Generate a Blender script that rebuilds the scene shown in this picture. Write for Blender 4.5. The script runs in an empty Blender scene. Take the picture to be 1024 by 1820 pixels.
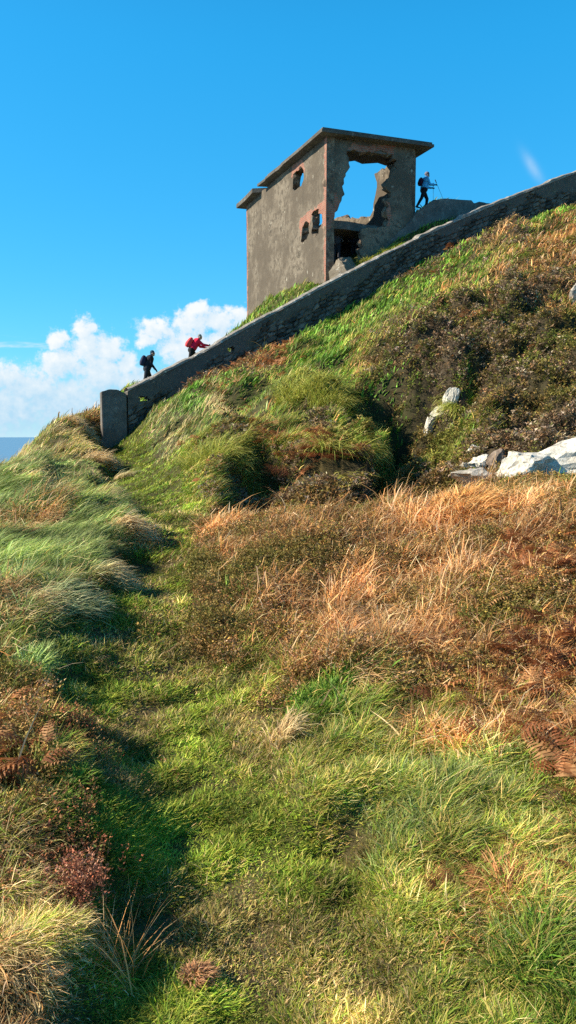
import bpy, bmesh, math, random
import numpy as np
from mathutils import Vector, Matrix
from mathutils import geometry as mgeo

random.seed(7)
RNG = np.random.default_rng(11)
SC = bpy.context.scene
COL = SC.collection
R = math.radians

# ------------------------------------------------------------------ survey camera
FOC, CU, CV = 1349.0, 512.0, 910.0
HORIZON = 775.0
PITCH = math.atan((CV - HORIZON) / FOC)
CP, SP = math.cos(PITCH), math.sin(PITCH)
EYE = np.array([0.0, 0.0, 1.6])


def pt(u, v, t):
    """point seen at pixel (u, v) of the photograph, t metres along the view axis"""
    a, b = (u - CU) / FOC, (CV - v) / FOC
    return np.array([a * t, (CP + b * SP) * t, EYE[2] + (b * CP - SP) * t])


def proj(p):
    p = np.asarray(p, float)
    x, y, z = p[..., 0], p[..., 1], p[..., 2] - EYE[2]
    t = y * CP - z * SP
    b = y * SP + z * CP
    tt = np.maximum(t, 0.2)
    return CU + FOC * x / tt, CV - FOC * b / tt, t


# ------------------------------------------------------------------ noise
_perm = np.random.default_rng(3).permutation(4096)
_grad = np.random.default_rng(4).uniform(0, 2 * math.pi, 4096)


def _h(ix, iy):
    return _perm[(_perm[ix & 4095] + iy) & 4095]


def perlin(x, y):
    x = np.asarray(x, float); y = np.asarray(y, float)
    x0 = np.floor(x).astype(np.int64); y0 = np.floor(y).astype(np.int64)
    fx, fy = x - x0, y - y0
    sx = fx * fx * fx * (fx * (fx * 6 - 15) + 10)
    sy = fy * fy * fy * (fy * (fy * 6 - 15) + 10)

    def g(ix, iy, dx, dy):
        a = _grad[_h(ix, iy)]
        return np.cos(a) * dx + np.sin(a) * dy
    n00 = g(x0, y0, fx, fy); n10 = g(x0 + 1, y0, fx - 1, fy)
    n01 = g(x0, y0 + 1, fx, fy - 1); n11 = g(x0 + 1, y0 + 1, fx - 1, fy - 1)
    return 1.5 * ((n00 * (1 - sx) + n10 * sx) * (1 - sy) + (n01 * (1 - sx) + n11 * sx) * sy)


def fbm(x, y, octv=3):
    s, a, f = 0.0, 1.0, 1.0
    for k in range(octv):
        s = s + a * perlin(x * f + 17.3 * k, y * f - 9.1 * k)
        a *= 0.5; f *= 2.03
    return s


def sstep(a, b, x):
    t = np.clip((x - a) / (b - a), 0, 1)
    return t * t * (3 - 2 * t)


# ------------------------------------------------------------------ mesh + object helpers
def npmesh(name, co, loops, starts, cols=None, smooth=True):
    me = bpy.data.meshes.new(name)
    co = np.ascontiguousarray(co, dtype=np.float32)
    me.vertices.add(len(co)); me.vertices.foreach_set('co', co.ravel())
    me.loops.add(len(loops)); me.loops.foreach_set('vertex_index', np.ascontiguousarray(loops, dtype=np.int32))
    me.polygons.add(len(starts)); me.polygons.foreach_set('loop_start', np.ascontiguousarray(starts, dtype=np.int32))
    me.update(calc_edges=True)
    if cols is not None:
        at = me.attributes.new('Col', 'FLOAT_COLOR', 'POINT')
        c4 = np.ones((len(co), 4), np.float32); c4[:, :3] = cols
        at.data.foreach_set('color', c4.ravel())
    if not smooth:
        me.shade_flat()
    return me


def link(name, me, mat=None, parent=None):
    o = bpy.data.objects.new(name, me)
    COL.objects.link(o)
    if mat is not None:
        me.materials.append(mat)
    if parent is not None:
        o.parent = parent
    return o


def tag(o, label=None, cat=None, group=None, kind=None):
    if label: o['label'] = label
    if cat: o['category'] = cat
    if group: o['group'] = group
    if kind: o['kind'] = kind
    return o


def empty(name, loc, rz=0.0):
    o = bpy.data.objects.new(name, None); COL.objects.link(o)
    o.empty_display_size = 0.2
    o.location = loc; o.rotation_euler = (0, 0, rz)
    return o


def bm_obj(name, bm, mat, parent=None, smooth=False):
    me = bpy.data.meshes.new(name)
    bm.normal_update(); bm.to_mesh(me); bm.free()
    for p in me.polygons: p.use_smooth = smooth
    return link(name, me, mat, parent)


# ------------------------------------------------------------------ materials
def new_mat(name):
    m = bpy.data.materials.new(name); m.use_nodes = True
    nt = m.node_tree
    for n in list(nt.nodes): nt.nodes.remove(n)
    out = nt.nodes.new('ShaderNodeOutputMaterial')
    return m, nt, out


class NB:
    """small helper for wiring nodes"""
    def __init__(s, nt): s.nt = nt
    def n(s, t, **kw):
        nd = s.nt.nodes.new(t)
        for k, v in kw.items(): setattr(nd, k, v)
        return nd
    def put(s, sock, v):
        if isinstance(v, bpy.types.NodeSocket): s.nt.links.new(v, sock)
        else: sock.default_value = v
    def m(s, op, a, b=0.0, c=None, clamp=False):
        nd = s.n('ShaderNodeMath', operation=op); nd.use_clamp = clamp
        s.put(nd.inputs[0], a); s.put(nd.inputs[1], b)
        if c is not None: s.put(nd.inputs[2], c)
        return nd.outputs[0]
    def mix(s, f, a, b, mode='MIX'):
        nd = s.n('ShaderNodeMix', data_type='RGBA', blend_type=mode)
        s.put(nd.inputs[0], f)
        s.put(nd.inputs[6], a if isinstance(a, bpy.types.NodeSocket) else (*a, 1))
        s.put(nd.inputs[7], b if isinstance(b, bpy.types.NodeSocket) else (*b, 1))
        return nd.outputs[2]
    def noise(s, vec, scale, detail=4, rough=0.55, out='Fac'):
        nd = s.n('ShaderNodeTexNoise'); nd.inputs['Scale'].default_value = scale
        nd.inputs['Detail'].default_value = detail; nd.inputs['Roughness'].default_value = rough
        if vec is not None: s.nt.links.new(vec, nd.inputs['Vector'])
        return nd.outputs[out]
    def ramp(s, f, stops):
        nd = s.n('ShaderNodeValToRGB'); e = nd.color_ramp.elements
        while len(e) < len(stops): e.new(0.5)
        for el, (p, c) in zip(e, stops):
            el.position = p; el.color = (*c, 1) if len(c) == 3 else c
        s.put(nd.inputs[0], f)
        return nd.outputs[0]
    def sm(s, x, a, b):
        nd = s.n('ShaderNodeMapRange', interpolation_type='SMOOTHSTEP')
        s.put(nd.inputs[0], x); nd.inputs[1].default_value = a; nd.inputs[2].default_value = b
        return nd.outputs[0]
    def bsdf(s, out, col, rough=0.9, spec=0.2, bump=None, bstr=0.3, bdist=0.02):
        p = s.n('ShaderNodeBsdfPrincipled')
        s.put(p.inputs['Base Color'], col if isinstance(col, bpy.types.NodeSocket) else (*col, 1))
        s.put(p.inputs['Roughness'], rough); p.inputs['Specular IOR Level'].default_value = spec
        if bump is not None:
            b = s.n('ShaderNodeBump'); b.inputs['Strength'].default_value = bstr; b.inputs['Distance'].default_value = bdist
            s.put(b.inputs['Height'], bump); s.nt.links.new(b.outputs[0], p.inputs['Normal'])
        if out is not None: s.nt.links.new(p.outputs[0], out.inputs[0])
        return p


def plain(name, col, rough=0.85, spec=0.2, var=0.25, scale=20.0):
    m, nt, out = new_mat(name); b = NB(nt)
    tc = b.n('ShaderNodeTexCoord').outputs['Object']
    f = b.noise(tc, scale, 4)
    c = b.mix(f, tuple(x * (1 - var) for x in col), tuple(min(1, x * (1 + var)) for x in col))
    b.bsdf(out, c, rough, spec, f, 0.2, 0.01)
    return m


def mat_foliage(name, transl=0.3, rough=0.5, spec=0.35):
    m, nt, out = new_mat(name); b = NB(nt)
    a = b.n('ShaderNodeAttribute', attribute_name='Col')
    p = b.bsdf(None, a.outputs['Color'], rough, spec)
    t = b.n('ShaderNodeBsdfTranslucent'); nt.links.new(a.outputs['Color'], t.inputs[0])
    mx = b.n('ShaderNodeMixShader'); mx.inputs[0].default_value = transl
    nt.links.new(p.outputs[0], mx.inputs[1]); nt.links.new(t.outputs[0], mx.inputs[2])
    nt.links.new(mx.outputs[0], out.inputs[0])
    return m


M_GRASS = mat_foliage('grass_blade', 0.22, 0.6, 0.2)
M_HEATH = mat_foliage('heather_leaf', 0.15, 0.7, 0.15)
M_FERN = mat_foliage('bracken_leaf', 0.3, 0.65, 0.2)


def mat_soil():
    m, nt, out = new_mat('turf_and_soil'); b = NB(nt)
    a = b.n('ShaderNodeAttribute', attribute_name='Col')
    pos = b.n('ShaderNodeNewGeometry').outputs['Position']
    f = b.noise(pos, 3.0, 6, 0.7); g = b.noise(pos, 26.0, 5, 0.7)
    c = b.mix(b.sm(f, 0.35, 0.7), a.outputs['Color'], (0.045, 0.034, 0.02))
    c = b.mix(b.sm(g, 0.45, 0.75), c, (0.07, 0.055, 0.028))
    b.bsdf(out, c, 0.95, 0.1, b.m('ADD', f, b.m('MULTIPLY', g, 0.5)), 0.7, 0.05)
    return m


def mat_render():
    """weathered cement render with exposed brick where the 'brick' attribute says so"""
    m, nt, out = new_mat('cement_render'); b = NB(nt)
    uv = b.n('ShaderNodeAttribute', attribute_name='wall_uv').outputs['Vector']
    pos = b.n('ShaderNodeNewGeometry').outputs['Position']
    n1 = b.noise(pos, 0.6, 5, 0.6); n2 = b.noise(pos, 4.0, 6, 0.65); n3 = b.noise(pos, 22.0, 3, 0.6)
    base = b.mix(b.sm(n1, 0.40, 0.60), (0.105, 0.083, 0.061), (0.195, 0.16, 0.12))
    base = b.mix(b.sm(n2, 0.46, 0.62), base, (0.10, 0.08, 0.06))
    base = b.mix(b.m('MULTIPLY', b.sm(n3, 0.45, 0.75), 0.35), base, (0.23, 0.20, 0.155))
    # vertical rain streaks
    mp = b.n('ShaderNodeMapping'); mp.inputs['Scale'].default_value = (1.6, 0.12, 1)
    nt.links.new(uv, mp.inputs[0])
    st = b.noise(mp.outputs[0], 2.2, 4, 0.6)
    base = b.mix(b.m('MULTIPLY', b.sm(st, 0.52, 0.72), 0.45), base, (0.085, 0.07, 0.053))
    # pale lichen spots
    vo = b.n('ShaderNodeTexVoronoi'); vo.inputs['Scale'].default_value = 2.6; vo.inputs['Randomness'].default_value = 1
    mp2 = b.n('ShaderNodeMapping'); mp2.inputs['Scale'].default_value = (1, 0.55, 1)
    nt.links.new(uv, mp2.inputs[0]); nt.links.new(mp2.outputs[0], vo.inputs['Vector'])
    lic = b.m('MULTIPLY', b.sm(b.m('ADD', vo.outputs['Distance'], b.m('MULTIPLY', b.m('SUBTRACT', n3, .5), .35)), 0.17, 0.07), b.sm(n2, 0.50, 0.60))
    vo2 = b.n('ShaderNodeTexVoronoi'); vo2.inputs['Scale'].default_value = 6.5
    nt.links.new(mp2.outputs[0], vo2.inputs['Vector'])
    lic2 = b.m('MULTIPLY', b.sm(vo2.outputs['Distance'], 0.16, 0.08), b.sm(n1, 0.45, 0.60))
    base = b.mix(b.m('MULTIPLY', b.m('MAXIMUM', lic, lic2), 0.6), base, (0.55, 0.50, 0.40))
    vc = b.n('ShaderNodeTexVoronoi', feature='DISTANCE_TO_EDGE'); vc.inputs['Scale'].default_value = .45
    wv = b.n('ShaderNodeVectorMath', operation='ADD'); nt.links.new(uv, wv.inputs[0]); nt.links.new(b.noise(uv, 1.3, 5, .7, 'Color'), wv.inputs[1]); nt.links.new(wv.outputs[0], vc.inputs['Vector'])
    crack = b.m('MULTIPLY', b.sm(vc.outputs['Distance'], .010, .002), b.sm(n1, .48, .58))
    base = b.mix(b.m('MULTIPLY', crack, .75), base, (.035, .03, .024))
    # brick
    br = b.n('ShaderNodeTexBrick'); nt.links.new(uv, br.inputs['Vector'])
    br.inputs['Scale'].default_value = 1.0; br.inputs['Brick Width'].default_value = 0.24
    br.inputs['Row Height'].default_value = 0.085; br.inputs['Mortar Size'].default_value = 0.011
    br.inputs['Color1'].default_value = (0.32, 0.115, 0.075, 1); br.inputs['Color2'].default_value = (0.25, 0.09, 0.065, 1)
    br.inputs['Mortar'].default_value = (0.24, 0.19, 0.15, 1)
    brc = b.mix(b.m('MULTIPLY', b.sm(n2, 0.4, 0.7), 0.5), br.outputs['Color'], (0.40, 0.25, 0.18))
    ba = b.n('ShaderNodeAttribute', attribute_name='brick').outputs['Fac']
    edge = b.m('ADD', ba, b.m('MULTIPLY', b.m('SUBTRACT', n2, 0.5), 0.9))
    k = b.sm(edge, 0.42, 0.52)
    col = b.mix(k, base, brc)
    rv = b.n('ShaderNodeAttribute', attribute_name='rubble').outputs['Fac']
    vr = b.n('ShaderNodeTexVoronoi'); vr.inputs['Scale'].default_value = 5.0
    nt.links.new(pos, vr.inputs['Vector'])
    rub = b.ramp(b.noise(pos, 5.0, 5, 0.7), [(0.3, (0.07, 0.055, 0.045)), (0.5, (0.17, 0.12, 0.085)), (0.7, (0.32, 0.27, 0.2))])
    col = b.mix(rv, col, rub)
    h = b.m('ADD', b.m('MULTIPLY', n2, 0.6), b.m('MULTIPLY', n3, 0.4))
    h = b.m('SUBTRACT', h, b.m('MULTIPLY', k, 0.5))
    h = b.m('ADD', h, b.m('MULTIPLY', rv, vr.outputs['Distance']))
    b.bsdf(out, col, 0.92, 0.15, h, 0.6, 0.05)
    return m


def mat_stone(name, dark, light, scale=2.0, lichen=0.3, lc=(0.55, 0.53, 0.47), bd=0.04):
    m, nt, out = new_mat(name); b = NB(nt)
    pos = b.n('ShaderNodeNewGeometry').outputs['Position']
    n1 = b.noise(pos, scale, 6, 0.65); n2 = b.noise(pos, scale * 6, 5, 0.7)
    c = b.mix(b.sm(n1, 0.3, 0.7), dark, light)
    c = b.mix(b.m('MULTIPLY', b.sm(n2, 0.40, 0.72), 0.5), c, tuple(x * 0.5 for x in dark))
    n3 = b.noise(pos, scale * 3.1, 4, 0.6)
    c = b.mix(b.m('MULTIPLY', b.sm(n3, 0.58, 0.66), lichen), c, lc)
    b.bsdf(out, c, 0.92, 0.15, b.m('ADD', n1, b.m('MULTIPLY', n2, 0.6)), 0.6, bd)
    return m


M_SOIL = mat_soil()
M_RENDER = mat_render()
M_ROOF = mat_stone('roof_concrete', (0.085, 0.074, 0.062), (0.15, 0.135, 0.115), 1.5, 0.35, (0.34, 0.32, 0.27))
M_SLAB = mat_stone('grey_concrete', (0.12, 0.106, 0.094), (0.205, 0.184, 0.164), 1.2, 0.35, (0.32, 0.30, 0.26))
M_BLOCK = mat_stone('pale_concrete', (0.20, 0.16, 0.115), (0.28, 0.23, 0.17), 1.6, 0.35)
M_COPING = mat_stone('coping_cement', (0.19, 0.17, 0.15), (0.32, 0.29, 0.255), 2.2, 0.8, (0.62, 0.58, 0.52))
M_QUARTZ = mat_stone('white_quartz', (0.56, 0.50, 0.41), (0.84, 0.79, 0.69), 5.0, 0.55, (0.22, 0.18, 0.12))
M_GREYROCK = mat_stone('grey_schist', (0.30, 0.265, 0.22), (0.56, 0.50, 0.43), 4.0, 0.5, (0.66, 0.6, 0.52))
M_BROWNROCK = mat_stone('brown_schist', (0.17, 0.125, 0.095), (0.38, 0.29, 0.23), 3.0, 0.2)


def mat_drystone():
    m, nt, out = new_mat('dry_stone'); b = NB(nt)
    a = b.n('ShaderNodeAttribute', attribute_name='Col')
    pos = b.n('ShaderNodeNewGeometry').outputs['Position']
    n1 = b.noise(pos, 5.0, 6, 0.7); n2 = b.noise(pos, 1.0, 4, 0.6)
    c = b.mix(b.m('MULTIPLY', b.sm(n1, 0.45, 0.75), 0.6), a.outputs['Color'], (0.05, 0.045, 0.038))
    c = b.mix(b.m('MULTIPLY', b.sm(b.noise(pos, 7.0, 4), 0.60, 0.68), 0.55), c, (0.24, 0.23, 0.20))
    c = b.mix(b.m('MULTIPLY', b.sm(n2, 0.55, 0.75), 0.35), c, (0.10, 0.10, 0.05))
    b.bsdf(out, c, 0.92, 0.15, n1, 0.6, 0.03)
    return m


M_DRY = mat_drystone()

# ------------------------------------------------------------------ world, sun, camera
SUN_AZ, SUN_EL = R(-93), R(32)       # azimuth from +Y towards +X


def build_world():
    w = bpy.data.worlds.new('World'); SC.world = w; w.use_nodes = True
    nt = w.node_tree
    for n in list(nt.nodes): nt.nodes.remove(n)
    b = NB(nt)
    out = b.n('ShaderNodeOutputWorld'); bg = b.n('ShaderNodeBackground')
    bg.inputs['Strength'].default_value = 0.1
    nt.links.new(bg.outputs[0], out.inputs[0])
    sky = b.n('ShaderNodeTexSky', sky_type='NISHITA')
    sky.sun_disc = False; sky.sun_elevation = SUN_EL; sky.sun_rotation = SUN_AZ
    sky.altitude = 60; sky.air_density = 1.0; sky.dust_density = 0.4; sky.ozone_density = 2.5
    d = b.n('ShaderNodeTexCoord').outputs['Generated']
    sx = b.n('ShaderNodeSeparateXYZ'); nt.links.new(d, sx.inputs[0])
    dx, dy, dz = sx.outputs
    hs = b.n('ShaderNodeHueSaturation'); hs.inputs['Saturation'].default_value = SKY_SAT
    nt.links.new(sky.outputs[0], hs.inputs['Color'])
    gm = b.n('ShaderNodeGamma'); gm.inputs[1].default_value = 0.45; nt.links.new(hs.outputs[0], gm.inputs[0])
    col = b.mix(1.0, gm.outputs[0], SKY_TINT, 'MULTIPLY')
    cz = b.n('ShaderNodeCombineXYZ'); zs_ = b.sm(dz, 0.42, 0.8)
    for i_, kz in enumerate((-1.2, .74, .70)): nt.links.new(b.m('SUBTRACT', 1.0, b.m('MULTIPLY', zs_, kz)), cz.inputs[i_])
    col = b.mix(1.0, col, cz.outputs[0], 'MULTIPLY')  # overhead sky out of view, toned to cut and redden the ambient light
    # tangent-plane coordinates of the northern half of the sky (degrees-like units)
    yy = b.m('MAXIMUM', dy, 0.15)
    U = b.m('MULTIPLY_ADD', b.m('DIVIDE', dx, yy), FOC, CU)
    V = b.m('MULTIPLY_ADD', b.m('DIVIDE', dz, yy), -FOC, HORIZON)
    cv = b.n('ShaderNodeCombineXYZ'); nt.links.new(U, cv.inputs[0]); nt.links.new(V, cv.inputs[1])

    hz = b.m('MULTIPLY', b.m('POWER', 2.718, b.m('MULTIPLY', b.m('MAXIMUM', dz, 0.0), -17.0)), 0.85)
    col = b.mix(hz, col, (3.5, 4.8, 5.5))
    blobs = [(160, 592, 26, 26), (163, 622, 42, 40), (198, 632, 34, 34), (108, 612, 22, 26), (112, 645, 46, 34),
             (12, 668, 58, 26), (62, 690, 70, 40), (185, 668, 66, 46), (232, 650, 26, 26),
             (358, 556, 30, 18), (392, 572, 36, 30), (345, 582, 40, 32), (285, 588, 44, 20), 
             (428, 572, 26, 24), (330, 622, 56, 40), (262, 606, 26, 18), (245, 690, 60, 40), (120, 715, 110, 50), (20, 720, 90, 45),
             (400, 620, 60, 40), (468, 585, 22, 22)]

    def field(off):
        ad = b.n('ShaderNodeVectorMath', operation='ADD'); nt.links.new(cv.outputs[0], ad.inputs[0])
        ad.inputs[1].default_value = (off[0], off[1], 0)
        n1 = b.noise(ad.outputs[0], 0.022, 6, 0.6, 'Color'); 
        s1 = b.n('ShaderNodeSeparateColor'); nt.links.new(n1, s1.inputs[0])
        nf = b.noise(ad.outputs[0], 0.06, 5, 0.62)
        s2 = b.n('ShaderNodeSeparateXYZ'); nt.links.new(ad.outputs[0], s2.inputs[0])
        u = b.m('ADD', s2.outputs[0], b.m('MULTIPLY', b.m('SUBTRACT', s1.outputs[0], 0.5), 46))
        v = b.m('ADD', s2.outputs[1], b.m('MULTIPLY', b.m('SUBTRACT', s1.outputs[1], 0.5), 40))
        acc = None
        for (cx, cy, rx, ry) in blobs:
            q = b.m('POWER', b.m('MULTIPLY', b.m('SUBTRACT', u, cx), 1 / rx), 2.0)
            q = b.m('ADD', q, b.m('POWER', b.m('MULTIPLY', b.m('SUBTRACT', v, cy), 1 / ry), 2.0))
            g = b.m('POWER', 2.718, b.m('MULTIPLY', q, -0.9))
            acc = g if acc is None else b.m('MAXIMUM', acc, g)
        return b.m('ADD', acc, b.m('MULTIPLY', b.m('SUBTRACT', nf, 0.5), 1.3)), s2.outputs[1]
    f0, vv = field((0, 0)); f1, _ = field((-14, -16))
    soft = b.sm(vv, 625, 725)
    hard_a = b.sm(f0, 0.33, 0.82); soft_a = b.sm(f0, 0.0, 0.85)
    al = b.n('ShaderNodeMix'); al.data_type = 'FLOAT'
    nt.links.new(soft, al.inputs[0]); nt.links.new(hard_a, al.inputs[2]); nt.links.new(soft_a, al.inputs[3])
    lit = b.m('ADD', 0.60, b.m('MULTIPLY', b.m('SUBTRACT', f0, f1), 0.55), clamp=True)
    lit = b.m('SUBTRACT', lit, b.m('MULTIPLY', soft, 0.4), clamp=True)
    ccol = b.mix(lit, (2.7, 4.1, 5.2), (5.5, 5.6, 5.6))
    front = b.sm(dy, 0.3, 0.6)
    alpha = b.m('MULTIPLY', b.m('MULTIPLY', al.outputs[0], front), 0.96)
    # thin wisps
    mw = b.n('ShaderNodeMapping'); mw.inputs['Scale'].default_value = (0.006, 0.045, 1); mw.inputs['Rotation'].default_value = (0, 0, R(-6))
    nt.links.new(cv.outputs[0], mw.inputs[0])
    wz = b.sm(b.noise(mw.outputs[0], 1.0, 5, 0.6), 0.52, 0.72)
    wband = b.m('MULTIPLY', b.sm(V, 585, 625), b.sm(V, 665, 640))
    wl = b.sm(U, 190, 60)
    wisp = b.m('MULTIPLY', b.m('MULTIPLY', wz, wband), b.m('MULTIPLY', wl, 0.75))
    # faint streak high on the right
    along = b.m('ADD', b.m('MULTIPLY', b.m('SUBTRACT', U, 930), 0.55), b.m('MULTIPLY', b.m('SUBTRACT', V, 318), 0.83))
    acr = b.m('SUBTRACT', b.m('MULTIPLY', b.m('SUBTRACT', U, 930), 0.83), b.m('MULTIPLY', b.m('SUBTRACT', V, 318), 0.55))
    qs = b.m('ADD', b.m('POWER', b.m('DIVIDE', along, 26), 2.0), b.m('POWER', b.m('DIVIDE', acr, 8), 2.0))
    streak = b.m('MULTIPLY', b.m('POWER', 2.718, b.m('MULTIPLY', qs, -1.0)), 0.28)
    alpha = b.m('MAXIMUM', alpha, b.m('MULTIPLY', b.m('MAXIMUM', wisp, streak), front))
    col = b.mix(alpha, col, ccol)
    nt.links.new(col, bg.inputs['Color'])


SKY_SAT = 1.45
SKY_TINT = (0.45, 2.03, 2.85)
build_world()
sl = bpy.data.lights.new('sun', 'SUN'); sl.energy = 4.8; sl.angle = R(0.5); sl.color = (1.0, 0.90, 0.72)
so = bpy.data.objects.new('sun', sl); COL.objects.link(so)
to_sun = Vector((math.sin(SUN_AZ) * math.cos(SUN_EL), math.cos(SUN_AZ) * math.cos(SUN_EL), math.sin(SUN_EL)))
so.rotation_euler = to_sun.to_track_quat('Z', 'Y').to_euler()
so.location = (-30, 10, 40)

cam = bpy.data.cameras.new('camera'); co_ = bpy.data.objects.new('camera', cam); COL.objects.link(co_)
cam.sensor_fit = 'VERTICAL'; cam.sensor_height = 24; cam.lens = 24 * FOC / 1820
co_.location = EYE; co_.rotation_euler = (R(90) - PITCH, 0, 0)
cam.clip_start = 0.05; cam.clip_end = 80000
SC.camera = co_
vs = SC.view_settings
vs.view_transform = 'Standard'; vs.look = 'None'; vs.gamma = 1; vs.exposure = 0.85
SC.cycles.max_bounces = 6
try:
    SC.cycles.use_denoising = False
except Exception:
    pass

# ------------------------------------------------------------------ terrain survey
CTRL = [  # (u, v, metres along the view axis)
    # foreground and path
    (420, 1820, 2.08), (380, 1600, 2.6), (350, 1400, 3.3), (300, 1200, 4.5), (280, 1100, 5.12), (272, 1000, 6.9),
    (262, 900, 10.0), (240, 850, 14.0), (215, 815, 18.5), (200, 796, 26.6), (175, 800, 26.0), (230, 776, 26.4), (196, 806, 24.0),
    (700, 1820, 2.05), (1024, 1820, 2.0), (1024, 1500, 2.75), (700, 1500, 2.85), (700, 1300, 3.7), (1024, 1300, 3.5),
    (500, 1300, 3.75), (0, 1820, 2.0), (0, 1600, 2.5), (0, 1400, 3.1), (100, 1250, 4.0), (-80, 1250, 3.95),
    # brown bank on the right
    (700, 1200, 4.4), (1024, 1180, 4.2), (450, 1150, 4.9), (700, 1050, 5.6), (1024, 1020, 5.3), (480, 1030, 5.9),
    (380, 990, 6.7), (700, 950, 6.9), (1024, 920, 6.6), (400, 942, 8.0), (520, 926, 8.2), (700, 907, 8.3), (860, 890, 8.3), (1024, 866, 8.3),
    # hollow behind it
    (470, 960, 9.6), (600, 962, 9.6), (720, 960, 9.6), (830, 915, 9.8), (1024, 885, 9.8),
    (720, 868, 11.4), (610, 868, 11.3), (470, 890, 11.0), (850, 838, 11.0), (980, 815, 11.0), 
    # right slope
    (1000, 775, 12.2), (850, 775, 12.2), (740, 770, 12.8), (1024, 690, 14.6), (880, 700, 14.6), (780, 700, 15.2), (1024, 600, 18.2), (860, 600, 18.6), (740, 640, 18.2),
    (1024, 520, 22.0), (880, 520, 22.8), (760, 560, 22.8), (1024, 440, 27.0), (900, 430, 28.6), (1024, 365, 33.0), (880, 412, 31.3), (780, 470, 30.2),
    (700, 520, 29.0), (620, 570, 28.2), (640, 640, 21.0), (680, 720, 15.6), (560, 600, 27.2), (500, 636, 26.6), (540, 680, 20.5), (560, 760, 15.2),
    (450, 655, 26.0), (440, 720, 19.0), (440, 790, 14.4), (350, 692, 25.2), (360, 760, 18.5), (340, 820, 14.0), (330, 880, 10.8), (280, 742, 25.0), (260, 796, 19.5),
    (400, 880, 10.6), (500, 850, 11.8),
    # left slope
    (0, 1085, 4.9), (-150, 1060, 4.9), (110, 1075, 5.1), (60, 1150, 4.4), (100, 960, 7.4), (200, 960, 7.3), (0, 960, 7.3), (210, 880, 10.4), (110, 880, 10.4), (0, 880, 10.3),
    (0, 842, 15.4), (60, 820, 16.8), (100, 772, 22.4), (150, 790, 20.0), (172, 733, 28.2), (140, 750, 25.6), (-80, 850, 13.0),
    # behind the boundary wall
    (236, 692, 33.0), (222, 692, 37.0), (262, 694, 33.5), (341, 658, 33.8), (300, 677, 33.6), (300, 676, 31.0), (380, 622, 34.0), (400, 604, 37.0), (428, 582, 39.0), (450, 563, 41.5), (500, 545, 33.5), (560, 513, 32.0),
    (590, 500, 32.8), (620, 480, 32.2), (620, 457, 35.0), (660, 455, 33.2), (700, 412, 34.6), (745, 373, 36.0), (790, 360, 36.0), (880, 368, 35.6), (1024, 318, 37.5),
    (560, 480, 38.0), (520, 500, 42.0),
]
FREE = [(0, 0, 0), (1.2, 0, 0.04), (-1.2, 0, 0.02), (0, -1.5, 0), (2.5, 0, 0.15), (-2.5, 0, 0.05), (3.5, 2.5, 0.35), (-3.5, 2.5, 0.0), (5, 4, 0.9), (-5, 4, 0.1),
        (8, 6, 1.5), (9, 10, 2.3), (12, 14, 4.4), (15, 20, 7.6), (20, 28, 12.2), (24, 36, 15.5), (10, 0, 1.5), (0, -8, -0.4), (8, -8, 1.0), (-8, -6, -2.0), (-8, 2, -1.4),
        (-9.5, 16, -1.8), (-10, 22, -1.4), (-10.5, 28, -0.6), (-9, 34, 1.2), (-14, 18, -4.5), (-14, 30, -3.5), (-8, 10, -1.2), (-12, 8, -4), (-22, 25, -12), (-25, 45, -13), (-12, 45, 1.0),
        (-5, 50, 5.0), (2, 55, 6.5), (10, 52, 8.5), (18, 50, 11), (0, 75, 0), (25, 75, 8), (45, 60, 14), (45, 25, 16), (50, -10, 12), (-30, 70, -20), (-45, 15, -28), (-40, -30, -26), (0, -40, -6),
        (40, -40, 6), (-90, 40, -60), (-90, -40, -60), (0, 150, -40), (120, 100, 5), (130, -60, 0), (0, -130, -30), (-80, 120, -60), (250, 0, -20), (0, 300, -75), (0, -300, -75), (-300, 0, -90), (300, 200, -75), (300, -200, -75), (-200, 250, -90), (-200, -250, -90), (400, 0, -75)]
_cp = np.array([pt(*c) for c in CTRL] + [tuple(map(float, f)) for f in FREE])
_lam = np.array([0.004] * len(CTRL) + [0.002] * len(FREE))


def warp(x, y):
    r = np.sqrt(x * x + y * y) + 1e-9
    k = np.log1p(r / 1.5) / r
    return x * k, y * k, r


_wx, _wy, _wr = warp(_cp[:, 0], _cp[:, 1])
_cc = 0.06
_A = np.sqrt((_wx[:, None] - _wx[None]) ** 2 + (_wy[:, None] - _wy[None]) ** 2 + _cc ** 2)
_A = _A - np.diag(_lam)
_n = len(_cp)
_M = np.zeros((_n + 3, _n + 3)); _M[:_n, :_n] = _A
_M[:_n, _n] = 1; _M[:_n, _n + 1] = _wx; _M[:_n, _n + 2] = _wy
_M[_n, :_n] = 1; _M[_n + 1, :_n] = _wx; _M[_n + 2, :_n] = _wy
_rhs = np.concatenate([_cp[:, 2] / (_wr + 2.0), np.zeros(3)])
_sol = np.linalg.solve(_M, _rhs)


def base_h(x, y):
    x = np.asarray(x, float); y = np.asarray(y, float)
    sh = x.shape; x = x.ravel(); y = y.ravel()
    o = np.empty(len(x))
    for i in range(0, len(x), 20000):
        a, c, r = warp(x[i:i + 20000], y[i:i + 20000])
        K = np.sqrt((a[:, None] - _wx[None]) ** 2 + (c[:, None] - _wy[None]) ** 2 + _cc ** 2)
        o[i:i + 20000] = (K @ _sol[:_n] + _sol[_n] + _sol[_n + 1] * a + _sol[_n + 2] * c) * (r + 2.0)
    return o.reshape(sh)


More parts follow.
